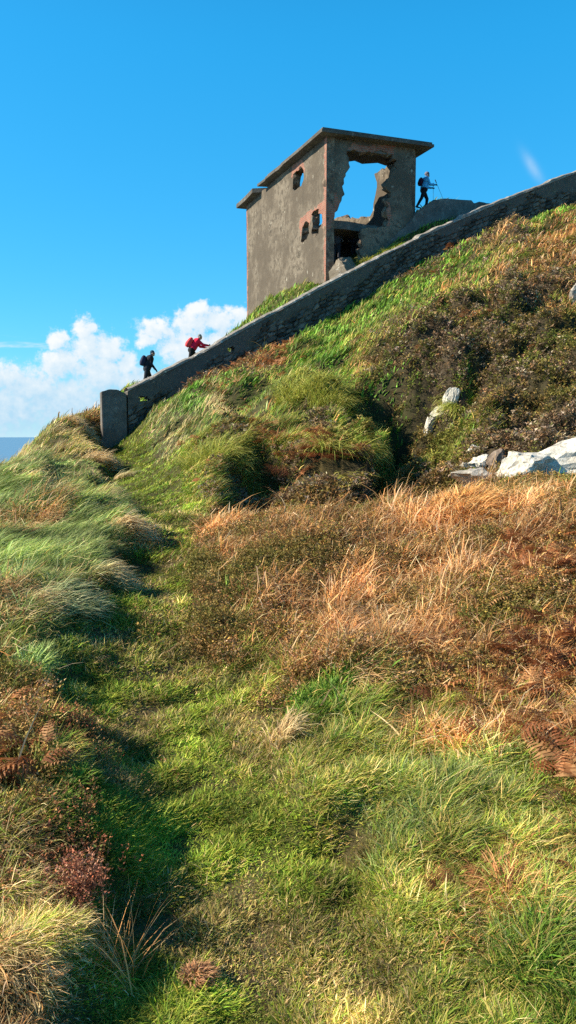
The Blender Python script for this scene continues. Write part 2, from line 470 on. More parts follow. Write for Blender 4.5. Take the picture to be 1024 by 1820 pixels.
def march(u, v, fn, tmax=60.0, tmin=1.2):
    t = np.exp(np.linspace(math.log(tmin), math.log(tmax), 900))
    a, b = (u - CU) / FOC, (CV - v) / FOC
    x = a * t; y = (CP + b * SP) * t; z = EYE[2] + (b * CP - SP) * t
    g = z - fn(x, y)
    k = np.where(g < 0)[0]
    if len(k) == 0: return np.array([x[-1], y[-1], fn(x[-1:], y[-1:])[0]])
    i = k[0]
    if i == 0: return np.array([x[0], y[0], z[0]])
    f = g[i - 1] / (g[i - 1] - g[i])
    tt = t[i - 1] + f * (t[i] - t[i - 1])
    return np.array([a * tt, (CP + b * SP) * tt, EYE[2] + (b * CP - SP) * tt])


# banks: polyline in survey pixels, high side on the LEFT of the direction of travel, drop in metres, edge width, run-out on the high side
BANKS = [
    ([(130, 1830), (160, 1700), (215, 1560), (250, 1450), (240, 1350), (180, 1290), (90, 1275)], 0.07, 0.10, 0.6),
    ([(-160, 1130), (60, 1105), (115, 1085), (180, 1040), (215, 990), (228, 930), (212, 880), (190, 845), (150, 812), (110, 800)], 0.07, 0.08, 0.7),
    ([(392, 925), (398, 860), (420, 815), (470, 800)], -0.9, 0.2, 1.5),
    ([(575, 790), (598, 765), (612, 735), (600, 705)], -0.7, 0.2, 1.2),
    ([(375, 785), (392, 760), (402, 735), (392, 710)], -0.5, 0.2, 1.0),
    ([(552, 725), (566, 705), (572, 685), (560, 660)], -0.5, 0.2, 1.0),
    ([(130, 870), (165, 845), (190, 815), (170, 790)], -0.2, 0.12, 1.0),
    ([(250, 800), (290, 770), (330, 745)], -0.3, 0.2, 1.0),
    ([(635, 880), (660, 800), (678, 740), (685, 690)], -1.3, 0.16, 1.5),
    ([(-60, 905), (40, 880), (70, 850), (85, 815), (60, 800)], -0.25, 0.12, 1.0),
]
# mounds: (u, v, radius, height)
MOUNDS = [(380, 800, 1.1, 0.30), (570, 710, 1.3, 0.45), (480, 720, 1.2, 0.25), (620, 660, 1.5, 0.3), (320, 730, 1.5, 0.3), (60, 915, 0.55, 0.16),
          (240, 945, 0.3, 0.16), (170, 805, 1.0, 0.25), (560, 860, 0.9, 0.4), (520, 640, 1.6, 0.3), (700, 600, 1.6, 0.3), (860, 720, 0.8, 0.25), (780, 800, 0.7, 0.25), (960, 690, 1.0, 0.2),
          (640, 1215, 0.35, 0.12), (560, 1420, 0.25, 0.06), (820, 930, 0.6, 0.12), (560, 1000, 0.6, 0.12), (920, 1080, 0.5, 0.12), (200, 1440, 0.3, 0.05), (50, 1340, 0.35, 0.03),
          (90, 1500, 0.25, 0.03), (760, 640, 1.0, 0.35), (830, 560, 1.4, 0.3), (960, 540, 1.2, 0.3), (130, 760, 1.2, 0.3), (330, 850, 0.6, 0.15), (1000, 640, 1.0, 0.3)]
HOLES = [(625, 715, 0.8, 0.4), (725, 850, 1.0, 0.45), (610, 1490, 0.13, 0.08), (690, 690, 0.9, 0.4)]
_banks = []
for poly, drop, wdt, run in BANKS:
    if drop: _banks.append((np.array([march(u, v, base_h)[:2] for u, v in poly]), drop, wdt, run))
_mounds = [(*march(u, v, base_h)[:2], r_, h_) for u, v, r_, h_ in MOUNDS] + [(*march(u, v, base_h)[:2], r_, -h_) for u, v, r_, h_ in HOLES]


def poly_dist(x, y, P):
    best = np.full(x.shape, 1e9); sgn = np.zeros(x.shape); al = np.zeros(x.shape)
    seg = np.linalg.norm(np.diff(P, axis=0), axis=1); cum = np.concatenate([[0], np.cumsum(seg)])
    for i in range(len(P) - 1):
        a, d = P[i], P[i + 1] - P[i]
        L2 = d @ d
        t = np.clip(((x - a[0]) * d[0] + (y - a[1]) * d[1]) / L2, 0, 1)
        qx, qy = x - a[0] - t * d[0], y - a[1] - t * d[1]
        ds = np.hypot(qx, qy)
        m = ds < best
        best = np.where(m, ds, best)
        sgn = np.where(m, np.sign(d[0] * qy - d[1] * qx), sgn)
        al = np.where(m, (cum[i] + t * seg[i]) / cum[-1], al)
    return best * sgn, al


WALL_PX = [(224, 690, 27.0), (345, 630, 27.9), (450, 571, 28.6), (560, 512, 29.5), (700, 439, 31.0), (850, 371, 32.5), (1024, 303, 34.0), (1200, 238, 36.0)]
WALL_P = np.array([pt(*w) for w in WALL_PX])


# ------------------------------------------------------------------ vegetation zones
SPEC = 'PBGYLTSHDFRXK'
ZONES = [
    # path
    (270, 1190, 'P9'), (240, 1120, 'P9'), (265, 1050, 'P9'), (280, 985, 'P9'), (300, 910, 'P8 Y2'), (285, 860, 'P7 L2'), (200, 1215, 'P8 L1'), (120, 1225, 'P7 G2'), (330, 1240, 'P4 B4 Y2'),
    (200, 792, 'P9'), (170, 785, 'P6 B3'), (235, 770, 'P6 Y2'), (230, 795, 'P6 Y3'), (215, 830, 'P8'), (400, 1330, 'P5 B3 Y3'), (280, 1280, 'P2 B6 X1'), (270, 1330, 'B6 X1 P2'), (360, 1430, 'P5 B5'), (420, 1500, 'P4 B5'), (440, 1590, 'P2 B6 X1'), (390, 1640, 'B4 X1'),
    (430, 1690, 'B4 X1'), (480, 1760, 'B5 P3 X1'), (430, 1800, 'B5 P3'), (330, 1560, 'P5 L3 B1'), (290, 1700, 'P5 L2 B2'), (320, 1450, 'P5 L4'), (500, 1480, 'P5 Y3 B2'), (470, 1400, 'P5 Y4 B2'), (400, 1740, 'B5 P2 X1'),
    (560, 1700, 'P5 B4 Y2'), (560, 1800, 'P3 B5 Y2'), (350, 1760, 'P3 B3 L2'),
    # lower left
    (210, 1430, 'L8 P2'), (190, 1500, 'L8 P2'), (130, 1480, 'L6 R1 P2'), (250, 1400, 'L4 R1 B3'), (120, 1350, 'R3 B4 Y2 P1'), (180, 1330, 'R2 B5 P2'), (40, 1330, 'F1 H2 Y3 L2'), (30, 1430, 'H3 R2 Y3 F1'), (40, 1500, 'R3 H2 Y3'), (30, 1580, 'S3 R2 Y3'),
    (100, 1620, 'S3 Y3 P2'), (200, 1600, 'P4 L3'), (80, 1700, 'S5 Y3 P1'), (40, 1780, 'S5 T2 P1'), (180, 1720, 'P4 L2 S2'), (250, 1790, 'P3 L3 B1'), (140, 1580, 'R1 P4 L3'), (150, 1290, 'B5 R1 P3'), (40, 1240, 'Y3 H3 G2'), (60, 1180, 'G6 P2'),
    # left slope
    (100, 985, 'G9'), (50, 1010, 'G9'), (160, 940, 'G9'), (190, 890, 'G8 S1'), (200, 862, 'G8 S1'), (30, 870, 'G9'), (60, 830, 'G8 S1'), (130, 1035, 'G8 Y1'), (30, 1045, 'G7 Y2'), (60, 915, 'G7 T1 S2'), (225, 940, 'S2 G5'),
    (160, 812, 'S3 G5'), (205, 845, 'S2 G5'), (150, 1020, 'S1 G8'), (30, 1085, 'S2 T2 G5'), (95, 1080, 'G8 S1'), (100, 780, 'S4 G3 Y2'), (120, 735, 'P6 G3'), (60, 775, 'P5 Y3 G1'), (20, 800, 'G4 Y2 S3'), (160, 715, 'P6 Y2'), (165, 755, 'S4 T2 Y2'),
    (120, 830, 'P5 G4'), (0, 1130, 'T2 Y3 G3'), (110, 860, 'P4 G5'), (150, 880, 'Y4 G5'), (130, 1110, 'G6 P3'),
    # middle hillside under the wall
    (300, 760, 'G6 S2 Y1'), (280, 790, 'S3 G5'), (330, 720, 'L5 G3 P2'), (350, 780, 'G6 Y2'), (330, 840, 'Y5 P3'), (350, 900, 'Y5 G3'), (380, 840, 'Y5 G3 F1'), (390, 710, 'S3 G3 F2'), (420, 700, 'L4 Y3 G2'), (440, 650, 'F7 Y1 D1'), (470, 635, 'F7 L1'), (350, 665, 'F4 D3'),
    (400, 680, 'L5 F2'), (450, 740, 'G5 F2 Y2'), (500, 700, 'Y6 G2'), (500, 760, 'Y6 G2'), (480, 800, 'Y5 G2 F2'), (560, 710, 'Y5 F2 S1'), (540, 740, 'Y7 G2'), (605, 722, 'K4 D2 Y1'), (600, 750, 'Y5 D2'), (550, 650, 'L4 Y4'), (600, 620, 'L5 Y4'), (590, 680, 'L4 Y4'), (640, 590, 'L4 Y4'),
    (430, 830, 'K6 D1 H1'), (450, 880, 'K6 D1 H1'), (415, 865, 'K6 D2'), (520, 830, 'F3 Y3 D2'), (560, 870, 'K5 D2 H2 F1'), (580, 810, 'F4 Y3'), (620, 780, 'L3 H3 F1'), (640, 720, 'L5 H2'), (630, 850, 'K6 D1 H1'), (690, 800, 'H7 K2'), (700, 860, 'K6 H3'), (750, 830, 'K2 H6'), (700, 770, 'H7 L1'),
    # right slope: bright grass band
    (700, 545, 'L5 Y4'), (760, 510, 'L5 Y4'), (720, 570, 'L4 Y5'), (820, 480, 'Y5 L4'), (880, 440, 'Y6 T2'), (950, 400, 'Y6 L2 T1'), (1010, 375, 'L4 Y4 T1'), (680, 600, 'Y6 S2'), (650, 640, 'Y5 T1'), (640, 560, 'L5 Y3 F1'), (780, 540, 'Y5 T2 L2'),
    (850, 520, 'Y5 T3'), (920, 460, 'T5 Y4'), (980, 440, 'T6 Y3'), (1020, 420, 'T5 Y3 F1'), (900, 420, 'D5 T1 Y1'), (820, 450, 'F3 L3 D2'), (760, 480, 'F2 L4 D2'), (930, 500, 'T3 H3 Y2'), (1010, 480, 'H5 T3'), (960, 540, 'D3 T2 H3'),
    # right slope: heather
    (700, 650, 'H5 D3'), (740, 620, 'H4 D3 F1'), (800, 600, 'H5 D2 F2'), (860, 580, 'H4 D3 F2'), (900, 560, 'H4 D4'), (800, 650, 'D6 H2'), (850, 650, 'D5 H3'), (900, 620, 'H6 D2'), (960, 610, 'H7 F1'), (1010, 580, 'H5 T2'), (1010, 650, 'H8'), (950, 690, 'H8'),
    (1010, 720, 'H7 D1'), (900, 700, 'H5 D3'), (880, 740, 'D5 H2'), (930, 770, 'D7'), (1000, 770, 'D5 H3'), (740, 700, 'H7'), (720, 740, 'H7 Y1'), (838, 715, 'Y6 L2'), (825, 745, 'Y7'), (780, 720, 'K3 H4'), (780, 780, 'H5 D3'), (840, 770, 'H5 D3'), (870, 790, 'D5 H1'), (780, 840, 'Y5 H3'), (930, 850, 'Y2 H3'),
    (1000, 520, 'D4 H2 T2'), (700, 700, 'H3 L4'), (1010, 560, 'Y6 T2'), (960, 650, 'D3 H5'),
    # brown bank
    (400, 945, 'T8 S1'), (450, 930, 'T5 H3'), (550, 910, 'H6 T2 R2'), (650, 900, 'H6 T1 R3'), (740, 895, 'H6 T1'), (820, 900, 'T8 S1'), (850, 880, 'T5 H4 R1'), (930, 870, 'H8 R2'), (1010, 860, 'H8 R2'), (1000, 920, 'H5 T3'), (930, 920, 'T5 H4'),
    (380, 1020, 'T3 H5 R1'), (340, 1070, 'H7 R2'), (400, 1080, 'H8 R2'), (320, 1000, 'Y4 T3'), (450, 1040, 'H6 T2 R1'), (500, 980, 'T6 H3'), (560, 1000, 'T8 S1'), (620, 1020, 'T8 S1'), (560, 1070, 'T5 H4'), (480, 1110, 'H6 T3'), (640, 1090, 'T5 H4'), (700, 980, 'T6 H3'), (760, 1000, 'T8 S1'),
    (820, 1000, 'T8'), (880, 1000, 'T6 H2 F1'), (700, 1050, 'T6 H3'), (760, 1080, 'T7 Y1'), (830, 1080, 'T5 H3'), (900, 1050, 'H7 T1'), (960, 1020, 'H6 F2'), (1010, 1010, 'H4 F4'), (950, 1100, 'H7 F1'), (1010, 1100, 'H6 F2'), (880, 1120, 'F4 H4 T1'), (840, 1150, 'T5 F2 H1'),
    (680, 1120, 'H6 T3'), (600, 1140, 'T6 H3'), (520, 1160, 'T4 H3 Y2'), (420, 1150, 'H4 T3 Y2'), (360, 1160, 'H3 Y4 T1'), (290, 1110, 'Y4 H3'), (280, 1060, 'Y5 H2'), (620, 1190, 'T6 S3'), (720, 1180, 'T7 S1'), (820, 1220, 'T6 F2'), (900, 1200, 'T5 F3'), (970, 1190, 'F3 T4 H2'), (1010, 1230, 'T4 Y2 F1'), (560, 1190, 'T5 Y3'),
    # grass below the bank
    (330, 1190, 'Y6 B2'), (400, 1220, 'Y6 B2 P1'), (480, 1230, 'Y6 T1'), (560, 1260, 'Y5 L2'), (640, 1260, 'L2 Y5'), (740, 1280, 'L2 Y5 T1'), (820, 1300, 'T3 Y4'), (900, 1290, 'Y4 T3 F1'), (980, 1300, 'T2 Y3 F2'), (500, 1310, 'Y5 S2 P1'), (600, 1330, 'Y5 G3'), (700, 1370, 'G4 Y5'), (800, 1380, 'G5 Y4'), (900, 1390, 'G6 Y3'), (1000, 1380, 'G5 Y3 F1'),
    (560, 1420, 'Y5 P2 B1'), (650, 1450, 'Y5 G3'), (750, 1460, 'G5 Y4'), (850, 1460, 'G6 Y3'), (950, 1470, 'G5 Y2 F1'), (620, 1500, 'B3 Y5'), (700, 1530, 'Y5 G2'), (800, 1540, 'Y5 G2 F1'), (900, 1530, 'F3 Y3 G2'), (980, 1520, 'F3 G3 Y2'), (880, 1600, 'F4 Y3'), (980, 1600, 'G4 Y2 F1'), (560, 1560, 'Y3 B4 P2'), (650, 1600, 'P3 Y4 B1'),
    (740, 1620, 'Y5 P2'), (820, 1660, 'Y5 L2 T1'), (920, 1680, 'L3 Y3 G3'), (1000, 1700, 'L4 G3 Y1'), (620, 1700, 'P5 Y3 B1'), (700, 1740, 'P4 Y4 B2'), (780, 1760, 'Y5 P3'), (880, 1780, 'L4 Y3'), (980, 1780, 'L6 Y2'), (680, 1800, 'P4 B3 Y2'),
]
_zuv = np.array([(z[0], z[1]) for z in ZONES], float)
_zw = np.zeros((len(ZONES), len(SPEC)))
for i, z in enumerate(ZONES):
    for tok in z[2].split(): _zw[i, SPEC.index(tok[0])] = float(tok[1:])
_zw /= _zw.sum(1, keepdims=True)


PATH_PX = [(470, 1860, .46), (455, 1700, .46), (430, 1560, .44), (395, 1430, .42), (340, 1320, .42), (262, 1230, .42), (240, 1150, .36), (258, 1070, .32), (282, 990, .33), (296, 920, .38), (272, 860, .50), (232, 820, .65), (200, 790, .85)]
PATH_W = np.array([[*march(u, v, base_h)[:2], w] for u, v, w in PATH_PX])
_pseg = np.linalg.norm(np.diff(PATH_W[:, :2], axis=0), axis=1); _pcum = np.concatenate([[0], np.cumsum(_pseg)]) / _pseg.sum()


def path_mask(x, y):
    d, al = poly_dist(x, y, PATH_W[:, :2])
    w = np.interp(al, _pcum, PATH_W[:, 2]) * (1 + .35 * fbm(x * 1.1 + 3, y * 1.1, 2))
    return sstep(1.25, .75, np.abs(d) / np.maximum(w, .05)), al


def zone_w(x, y, z):
    u, v, t = proj(np.stack([x, y, z], -1))
    back = t < 0.8
    u = np.where(back, 600, np.clip(u, -250, 1300)); v = np.where(back, 1900, np.clip(v, 330, 1950))
    s = 22 * np.clip((v - 500) / 900, 0.35, 1.3)
    u = u + s * fbm(x * 1.7, y * 1.7) * 0.9; v = v + s * fbm(x * 1.7 + 50, y * 1.7 - 20) * 0.6
    out = np.empty((len(u), len(SPEC)))
    for i in range(0, len(u), 20000):
        d2 = (u[i:i + 20000, None] - _zuv[None, :, 0]) ** 2 + (1.35 * (v[i:i + 20000, None] - _zuv[None, :, 1])) ** 2
        w = np.exp(-(d2 - d2.min(1, keepdims=True)) / (2 * 20.0 ** 2))
        w /= w.sum(1, keepdims=True)
        out[i:i + 20000] = w @ _zw
    pm, pa = path_mask(x, y)
    tgt = np.zeros((len(x), len(SPEC)))
    near_ = sstep(.42, .25, pa); mott = sstep(-.35, .5, fbm(x * 1.6 + 60, y * 1.6, 2))
    tgt[:, SPEC.index('P')] = 1 - near_ * .80 * mott; tgt[:, SPEC.index('B')] = near_ * .62 * mott; tgt[:, SPEC.index('X')] = near_ * .18 * mott
    pm = (pm * .93)[:, None]
    rr_ = np.hypot(x, y); tH = out[:, SPEC.index('T')] * .27 * (rr_ < 10) * (rr_ > 3.9)
    out[:, SPEC.index('H')] += tH; out[:, SPEC.index('T')] -= tH
    out = out * (1 - pm) + tgt * pm
    d, al = poly_dist(x, y, WALL_P[:, :2])
    bh = (d > .1) & (al > 0) & (al < 1)
    fill = np.zeros(len(SPEC)); fill[SPEC.index('P')] = 6; fill[SPEC.index('Y')] = 2; fill[SPEC.index('L')] = 2
    out[bh] = fill / 10
    out[:, SPEC.index('F')] *= .45
    q_ = out[:, SPEC.index('R')] * .5; out[:, SPEC.index('R')] -= q_; out[:, SPEC.index('L')] += q_ * .5; out[:, SPEC.index('P')] += q_ * .5
    out /= out.sum(1, keepdims=True)
    return out


def ground_h(x, y, zw=None):
    x = np.asarray(x, float); y = np.asarray(y, float)
    sh = x.shape; x = x.ravel(); y = y.ravel()
    h = base_h(x, y)
    r = np.hypot(x, y)
    if zw is None: zw = zone_w(x, y, h)
    for P, drop, wdt, run in _banks:
        d, al = poly_dist(x, y, P)
        if drop < 0: d = d; 
        d = d + wdt * 1.2 * fbm(x * 1.3, y * 1.3, 2)
        ends = sstep(0, 0.08, al) * sstep(1, 0.92, al)
        hi = sstep(-wdt, wdt, d) * np.exp(-np.maximum(d, 0) ** 2 / (2 * run ** 2))
        h = h + ends * drop * hi if drop > 0 else h + ends * drop * (sstep(-wdt, wdt, -d) * np.exp(-np.maximum(-d, 0) ** 2 / (2 * run ** 2)))
    pm, _ = path_mask(x, y); h = h - .05 * pm
    dw, aw = poly_dist(x, y, WALL_P[:, :2])
    h = h - .55 * sstep(.12, -.05, dw) * np.exp(-(dw / 1.3) ** 2) * sstep(0, .06, aw)
    for mx, my, rr, hh in _mounds:
        d2 = ((x - mx) ** 2 + (y - my) ** 2) / rr ** 2
        h = h + hh * np.exp(-1.2 * d2) 
    ip, ib, ih, idd, ix = (SPEC.index(c) for c in 'PBHDX')
    path = zw[:, ip] + zw[:, ib] + zw[:, ix]
    heath = zw[:, ih] + zw[:, idd]
    grass = np.clip(1 - path - heath, 0, 1)
    amp = np.clip(0.02 + 0.014 * r, 0, 0.26)
    wl = np.where(r < 6, 1.0, 1.0)
    hum = 0.65 * perlin(x * 0.55 + 0.3 * y, y * 0.85 - 0.25 * x) + 0.5 * np.abs(perlin(x * 1.25 + 0.5 * y + 7, y * 1.5 - .4 * x)) 
    fade = np.exp(-np.maximum(r - 60, 0) / 40)
    h = h + fade * amp * hum * (1 + .6 * sstep(9, 14, r)) * (1 - .55 * zw[:, SPEC.index('G')]) * (grass + 0.8 * heath + 0.25 * path)
    bill = np.abs(perlin(x * 2.1 + 3, y * 2.1)) + 0.6 * np.abs(perlin(x * 4.3, y * 4.3 + 9))
    big = np.abs(perlin(x * .95 + 13, y * .95)) + 0.5 * np.abs(perlin(x * 2.0, y * 2.0 + 9))
    fb = sstep(8, 14, r)
    h = h + fade * heath * (np.clip(0.05 + 0.008 * r, 0, 0.16) * (1.1 * bill - .5) + fb * 1.0 * (1.1 * np.minimum(big, .7) - .3))
    h = h + fade * 0.012 * fbm(x * 5, y * 5, 2) * np.clip(r / 3, 0.4, 1.5)
    return h.reshape(sh)


def ground1(x, y):
    return float(ground_h(np.array([x]), np.array([y]))[0])


# ------------------------------------------------------------------ structures' plan
NEAR = np.array([1.61, 33.0]); AZ1, AZ2 = R(71), R(-23)
E1 = np.array([math.sin(AZ1), math.cos(AZ1)]); E2 = np.array([math.sin(AZ2), math.cos(AZ2)])
BW, BL = 4.40, 9.8
_a, _b = (578 - CU) / FOC, (CV - 243) / FOC
ZTOP = EYE[2] + (_b * CP - SP) * (NEAR[1] / (CP + _b * SP))
RAMP_PX = [(648, 32.6), (885, 34.2)]


def plan_excl(x, y):
    """True where no plants grow: wall, building, ramp"""
    d, al = poly_dist(x, y, WALL_P[:, :2])
    ex = (np.abs(d) < 0.3) & (al > 0.0)
    q = np.stack([x - NEAR[0], y - NEAR[1]], -1)
    det = E1[0] * E2[1] - E1[1] * E2[0]
    s = (q[..., 0] * E2[1] - q[..., 1] * E2[0]) / det
    l = (E1[0] * q[..., 1] - E1[1] * q[..., 0]) / det
    ex |= (s > -0.05) & (s < BW + 0.05) & (l > -0.1) & (l < BL + 0.05)
    return ex


# ------------------------------------------------------------------ terrain mesh
def build_terrain():
    fr = np.linspace(R(-40), R(40), 560); bk = np.linspace(R(40), R(320), 100)[1:-1]
    az = np.concatenate([fr, bk])
    r = np.concatenate([[0.25], np.exp(np.linspace(math.log(0.7), math.log(45), 420)), np.exp(np.linspace(math.log(45), math.log(420), 50))[1:]])
    na, nr = len(az), len(r)
    X = r[:, None] * np.sin(az)[None]; Y = r[:, None] * np.cos(az)[None]
    x, y = X.ravel(), Y.ravel()
    hb = base_h(x, y)
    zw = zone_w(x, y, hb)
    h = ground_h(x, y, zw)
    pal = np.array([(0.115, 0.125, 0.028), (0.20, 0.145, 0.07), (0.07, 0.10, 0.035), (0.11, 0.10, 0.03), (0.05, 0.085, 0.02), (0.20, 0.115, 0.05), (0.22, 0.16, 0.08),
                    (0.045, 0.040, 0.02), (0.10, 0.07, 0.05), (0.12, 0.06, 0.03), (0.09, 0.055, 0.03), (0.26, 0.175, 0.12), (0.030, 0.022, 0.015)])  # last tone, K: bare peat, darkened to carry gully and bank shade
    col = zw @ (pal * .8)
    co = np.stack([x, y, h], -1)
    i = np.arange(nr - 1)[:, None]; j = np.arange(na)[None]
    a = i * na + j; b_ = i * na + (j + 1) % na; c = (i + 1) * na + (j + 1) % na; d = (i + 1) * na + j
    q = np.stack([a, d, c, b_], -1).reshape(-1, 4)
    # centre fan
    cen = len(co); co = np.vstack([co, [[0, 0, ground_h(np.array([0.0]), np.array([0.0]))[0]]]]); col = np.vstack([col, col[:1]])
    tri = np.stack([np.full(na, cen), np.arange(na), (np.arange(na) + 1) % na], -1)
    tri = tri[:, [0, 2, 1]]
    loops = np.concatenate([q.ravel(), tri.ravel()])
    starts = np.concatenate([np.arange(len(q)) * 4, len(q) * 4 + np.arange(len(tri)) * 3])
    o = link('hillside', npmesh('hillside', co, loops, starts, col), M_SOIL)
    tag(o, 'steep coastal hillside of turf and thin soil', 'hillside', kind='structure')


build_terrain()

# sea
bm = bmesh.new(); bmesh.ops.create_circle(bm, cap_ends=True, radius=40000, segments=96)
m, nt, out = new_mat('sea_water'); b = NB(nt)
pos = b.n('ShaderNodeNewGeometry').outputs['Position']
nz = b.noise(pos, 0.05, 6, 0.6)
b.bsdf(out, b.mix(nz, (0.12, 0.25, 0.38), (0.14, 0.28, 0.42)), 0.5, 0.3, nz, 0.3, 2.0)  # water colour lightened to hold the haze over the sea
sea = bm_obj('sea', bm, m); sea.location = (0, 0, -60); tag(sea, 'blue open sea beyond the headland', 'sea', kind='structure')


# ------------------------------------------------------------------ plants as arrays
def blades(root, L, W, az, th0, th1, cb, ct, seg=3, wig=0.0):
    n = len(root)
    D = np.stack([np.sin(az), np.cos(az), np.zeros(n)], -1)
    ra = az + RNG.uniform(-1.3, 1.3, n)
    S = np.stack([np.cos(ra), -np.sin(ra), RNG.uniform(-.3, .3, n)], -1)
    V = np.empty((n, seg * 2 + 1, 3)); C = np.empty((n, seg * 2 + 1, 3))
    p = root.copy()
    for k in range(seg + 1):
        f = k / seg
        if k < seg:
            w = (W * (1.0, 0.95, 0.7, 0.45)[min(k, 3)] * 0.5)[:, None]
            V[:, 2 * k] = p - S * w; V[:, 2 * k + 1] = p + S * w
            cc = cb * (1 - f) + ct * f
            C[:, 2 * k] = cc; C[:, 2 * k + 1] = cc
            th = th0 + (th1 - th0) * (k + 0.5) / seg
            if wig: th = th + RNG.normal(0, wig, n)
            p = p + (D * np.sin(th)[:, None] + np.array([0, 0, 1.0]) * np.cos(th)[:, None]) * (L / seg)[:, None]
        else:
            V[:, 2 * k] = p; C[:, 2 * k] = ct
    m = seg * 2 + 1
    lp = []
    st = []; o = 0
    for k in range(seg - 1):
        lp += [2 * k, 2 * k + 1, 2 * k + 3, 2 * k + 2]; st.append(o); o += 4
    k = seg - 1
    lp += [2 * k, 2 * k + 1, 2 * k + 2]; st.append(o); o += 3
    lp = np.array(lp); st = np.array(st)
    loops = (np.arange(n)[:, None] * m + lp[None]).ravel()
    starts = (np.arange(n)[:, None] * o + st[None]).ravel()
    return V.reshape(-1, 3), loops, starts, C.reshape(-1, 3)


def sprigs(root, H, cb, ct, nl=9, spread=0.35, lean=None, leafk=0.32):
    """little leafy stems: a spray of small triangles round an axis"""
    n = len(root)
    ax = np.stack([RNG.normal(0, .35, n), RNG.normal(0, .35, n), np.ones(n)], -1)
    if lean is not None: ax = ax + lean
    ax /= np.linalg.norm(ax, axis=1, keepdims=True)
    f = RNG.uniform(0.05, 1.0, (n, nl))
    a = RNG.uniform(0, 2 * math.pi, (n, nl))
    rad = np.stack([np.cos(a), np.sin(a), RNG.uniform(0.1, 1.1, (n, nl))], -1)
    rad /= np.linalg.norm(rad, axis=2, keepdims=True)
    base = root[:, None] + ax[:, None] * (H[:, None] * f)[..., None]
    base = base + rad * np.array([1, 1, 0]) * (H[:, None] * spread * RNG.uniform(0, .6, (n, nl)))[..., None]
    ll = (H[:, None] * leafk * RNG.uniform(.6, 1.3, (n, nl)))[..., None]
    tip = base + rad * ll
    sd = np.cross(rad, RNG.normal(0, 1, (n, nl, 3))); sd /= np.linalg.norm(sd, axis=2, keepdims=True) + 1e-9
    wd = ll * 0.28
    V = np.stack([base - sd * wd, base + sd * wd, tip], 2)
    k = (f ** 1.5)[..., None, None] * RNG.uniform(.5, 1.2, (n, nl, 1, 1))
    k = np.clip(k, 0, 1)
    C = cb[:, None, None] * (1 - k) + ct[:, None, None] * k
    C = np.broadcast_to(C, V.shape)
    nv = n * nl * 3
    return V.reshape(-1, 3), np.arange(nv), np.arange(n * nl) * 3, C.reshape(-1, 3)


def frond_mesh(root, L, az, th0, th1, col, npin=12, fine=True, width=0.42, curl=0.3):
    """one dead bracken frond: list of arrays"""
    D = np.array([math.sin(az), math.cos(az), 0.0]); SD = np.array([math.cos(az), -math.sin(az), 0.0])
    roll = random.uniform(-.5, .5)
    V = []; Lp = []; St = []; C = []
    def tri(a, b_, c, cc):
        i = len(V); V.extend([a, b_, c]); St.append(len(Lp)); Lp.extend([i, i + 1, i + 2]); C.extend([cc] * 3)
    def quad(a, b_, c, d, cc):
        i = len(V); V.extend([a, b_, c, d]); St.append(len(Lp)); Lp.extend([i, i + 1, i + 2, i + 3]); C.extend([cc] * 4)
    p = np.array(root, float); ns = npin + 5
    stemc = np.array(col) * 0.8 + np.array([0.06, 0.035, 0.015])
    for k in range(ns):
        th = th0 + (th1 - th0) * (k / ns)
        T = D * math.sin(th) + np.array([0, 0, 1.0]) * math.cos(th)
        N = D * -math.cos(th) + np.array([0, 0, 1.0]) * math.sin(th)
        S2 = SD * math.cos(roll) + N * math.sin(roll)
        q = p + T * L / ns
        w = L * 0.010 * (1.1 - k / ns)
        quad(p - S2 * w, p + S2 * w, q + S2 * w, q - S2 * w, stemc)
        quad(p - N * w, p + N * w, q + N * w, q - N * w, stemc)
        if k >= 4:
            f = (k - 4) / (ns - 4)
            pl = L * width * (1 - f) ** 0.8 * random.uniform(.75, 1.05) + L * 0.02
            for sg in (-1, 1):
                dirv = S2 * sg + T * 0.35 + N * random.uniform(-.35, .05) * curl * 2
                dirv /= np.linalg.norm(dirv)
                cc = np.array(col) * random.uniform(.65, 1.25)
                if fine:
                    m_ = 7
                    a = q.copy()
                    for j in range(m_):
                        g = j / m_
                        dv = dirv - N * (curl * g) ; dv /= np.linalg.norm(dv)
                        e = a + dv * pl / m_
                        for s2 in (-1, 1):
                            lf = T * s2 + dv * 0.5 + N * random.uniform(-.5, .3)
                            lf /= np.linalg.norm(lf)
                            tri(a, e, a + dv * pl / m_ * .3 + lf * pl * 0.16 * (1 - g * .75), cc * random.uniform(.8, 1.2))
                        a = e
                else:
                    e = q + dirv * pl * 0.6; e2 = q + dirv * pl - N * pl * curl
                    quad(q - T * pl * .10, q + T * pl * .10, e + T * pl * .08, e - T * pl * .08, cc)
                    tri(e - T * pl * .08, e + T * pl * .08, e2, cc)
        p = q
    return np.array(V), np.array(Lp), np.array(St), np.array(C)


def join(parts):
    co, lp, st, cl = [], [], [], []
    nv = nl = 0
    for v, l, s, c in parts:
        co.append(v); lp.append(l + nv); st.append(s + nl); cl.append(c)
        nv += len(v); nl += len(l)
    return np.vstack(co), np.concatenate(lp), np.concatenate(st), np.vstack(cl)


ROCK_XY = []   # filled by rocks: (x, y, radius)


VEG = 1.65


def pick(cols, n, jit=0.30):
    cols = np.array([c[:3] for c in cols]); 
    i = RNG.integers(0, len(cols), n)
    return VEG * cols[i] * np.exp(RNG.normal(0, jit, (n, 1))) * (1 + RNG.normal(0, .05, (n, 3)))


WIND = R(78)


def wind_az(x, y):
    return WIND + 0.9 * fbm(x * 0.35, y * 0.35, 2) + 0.35 * fbm(x * 1.4 + 5, y * 1.4, 2)


PATCH = dict(P=.9, B=1.2, X=1.2, H=3.0, T=3.0, D=2.6, R=2.4, F=2.4)
NCAND = 1200000


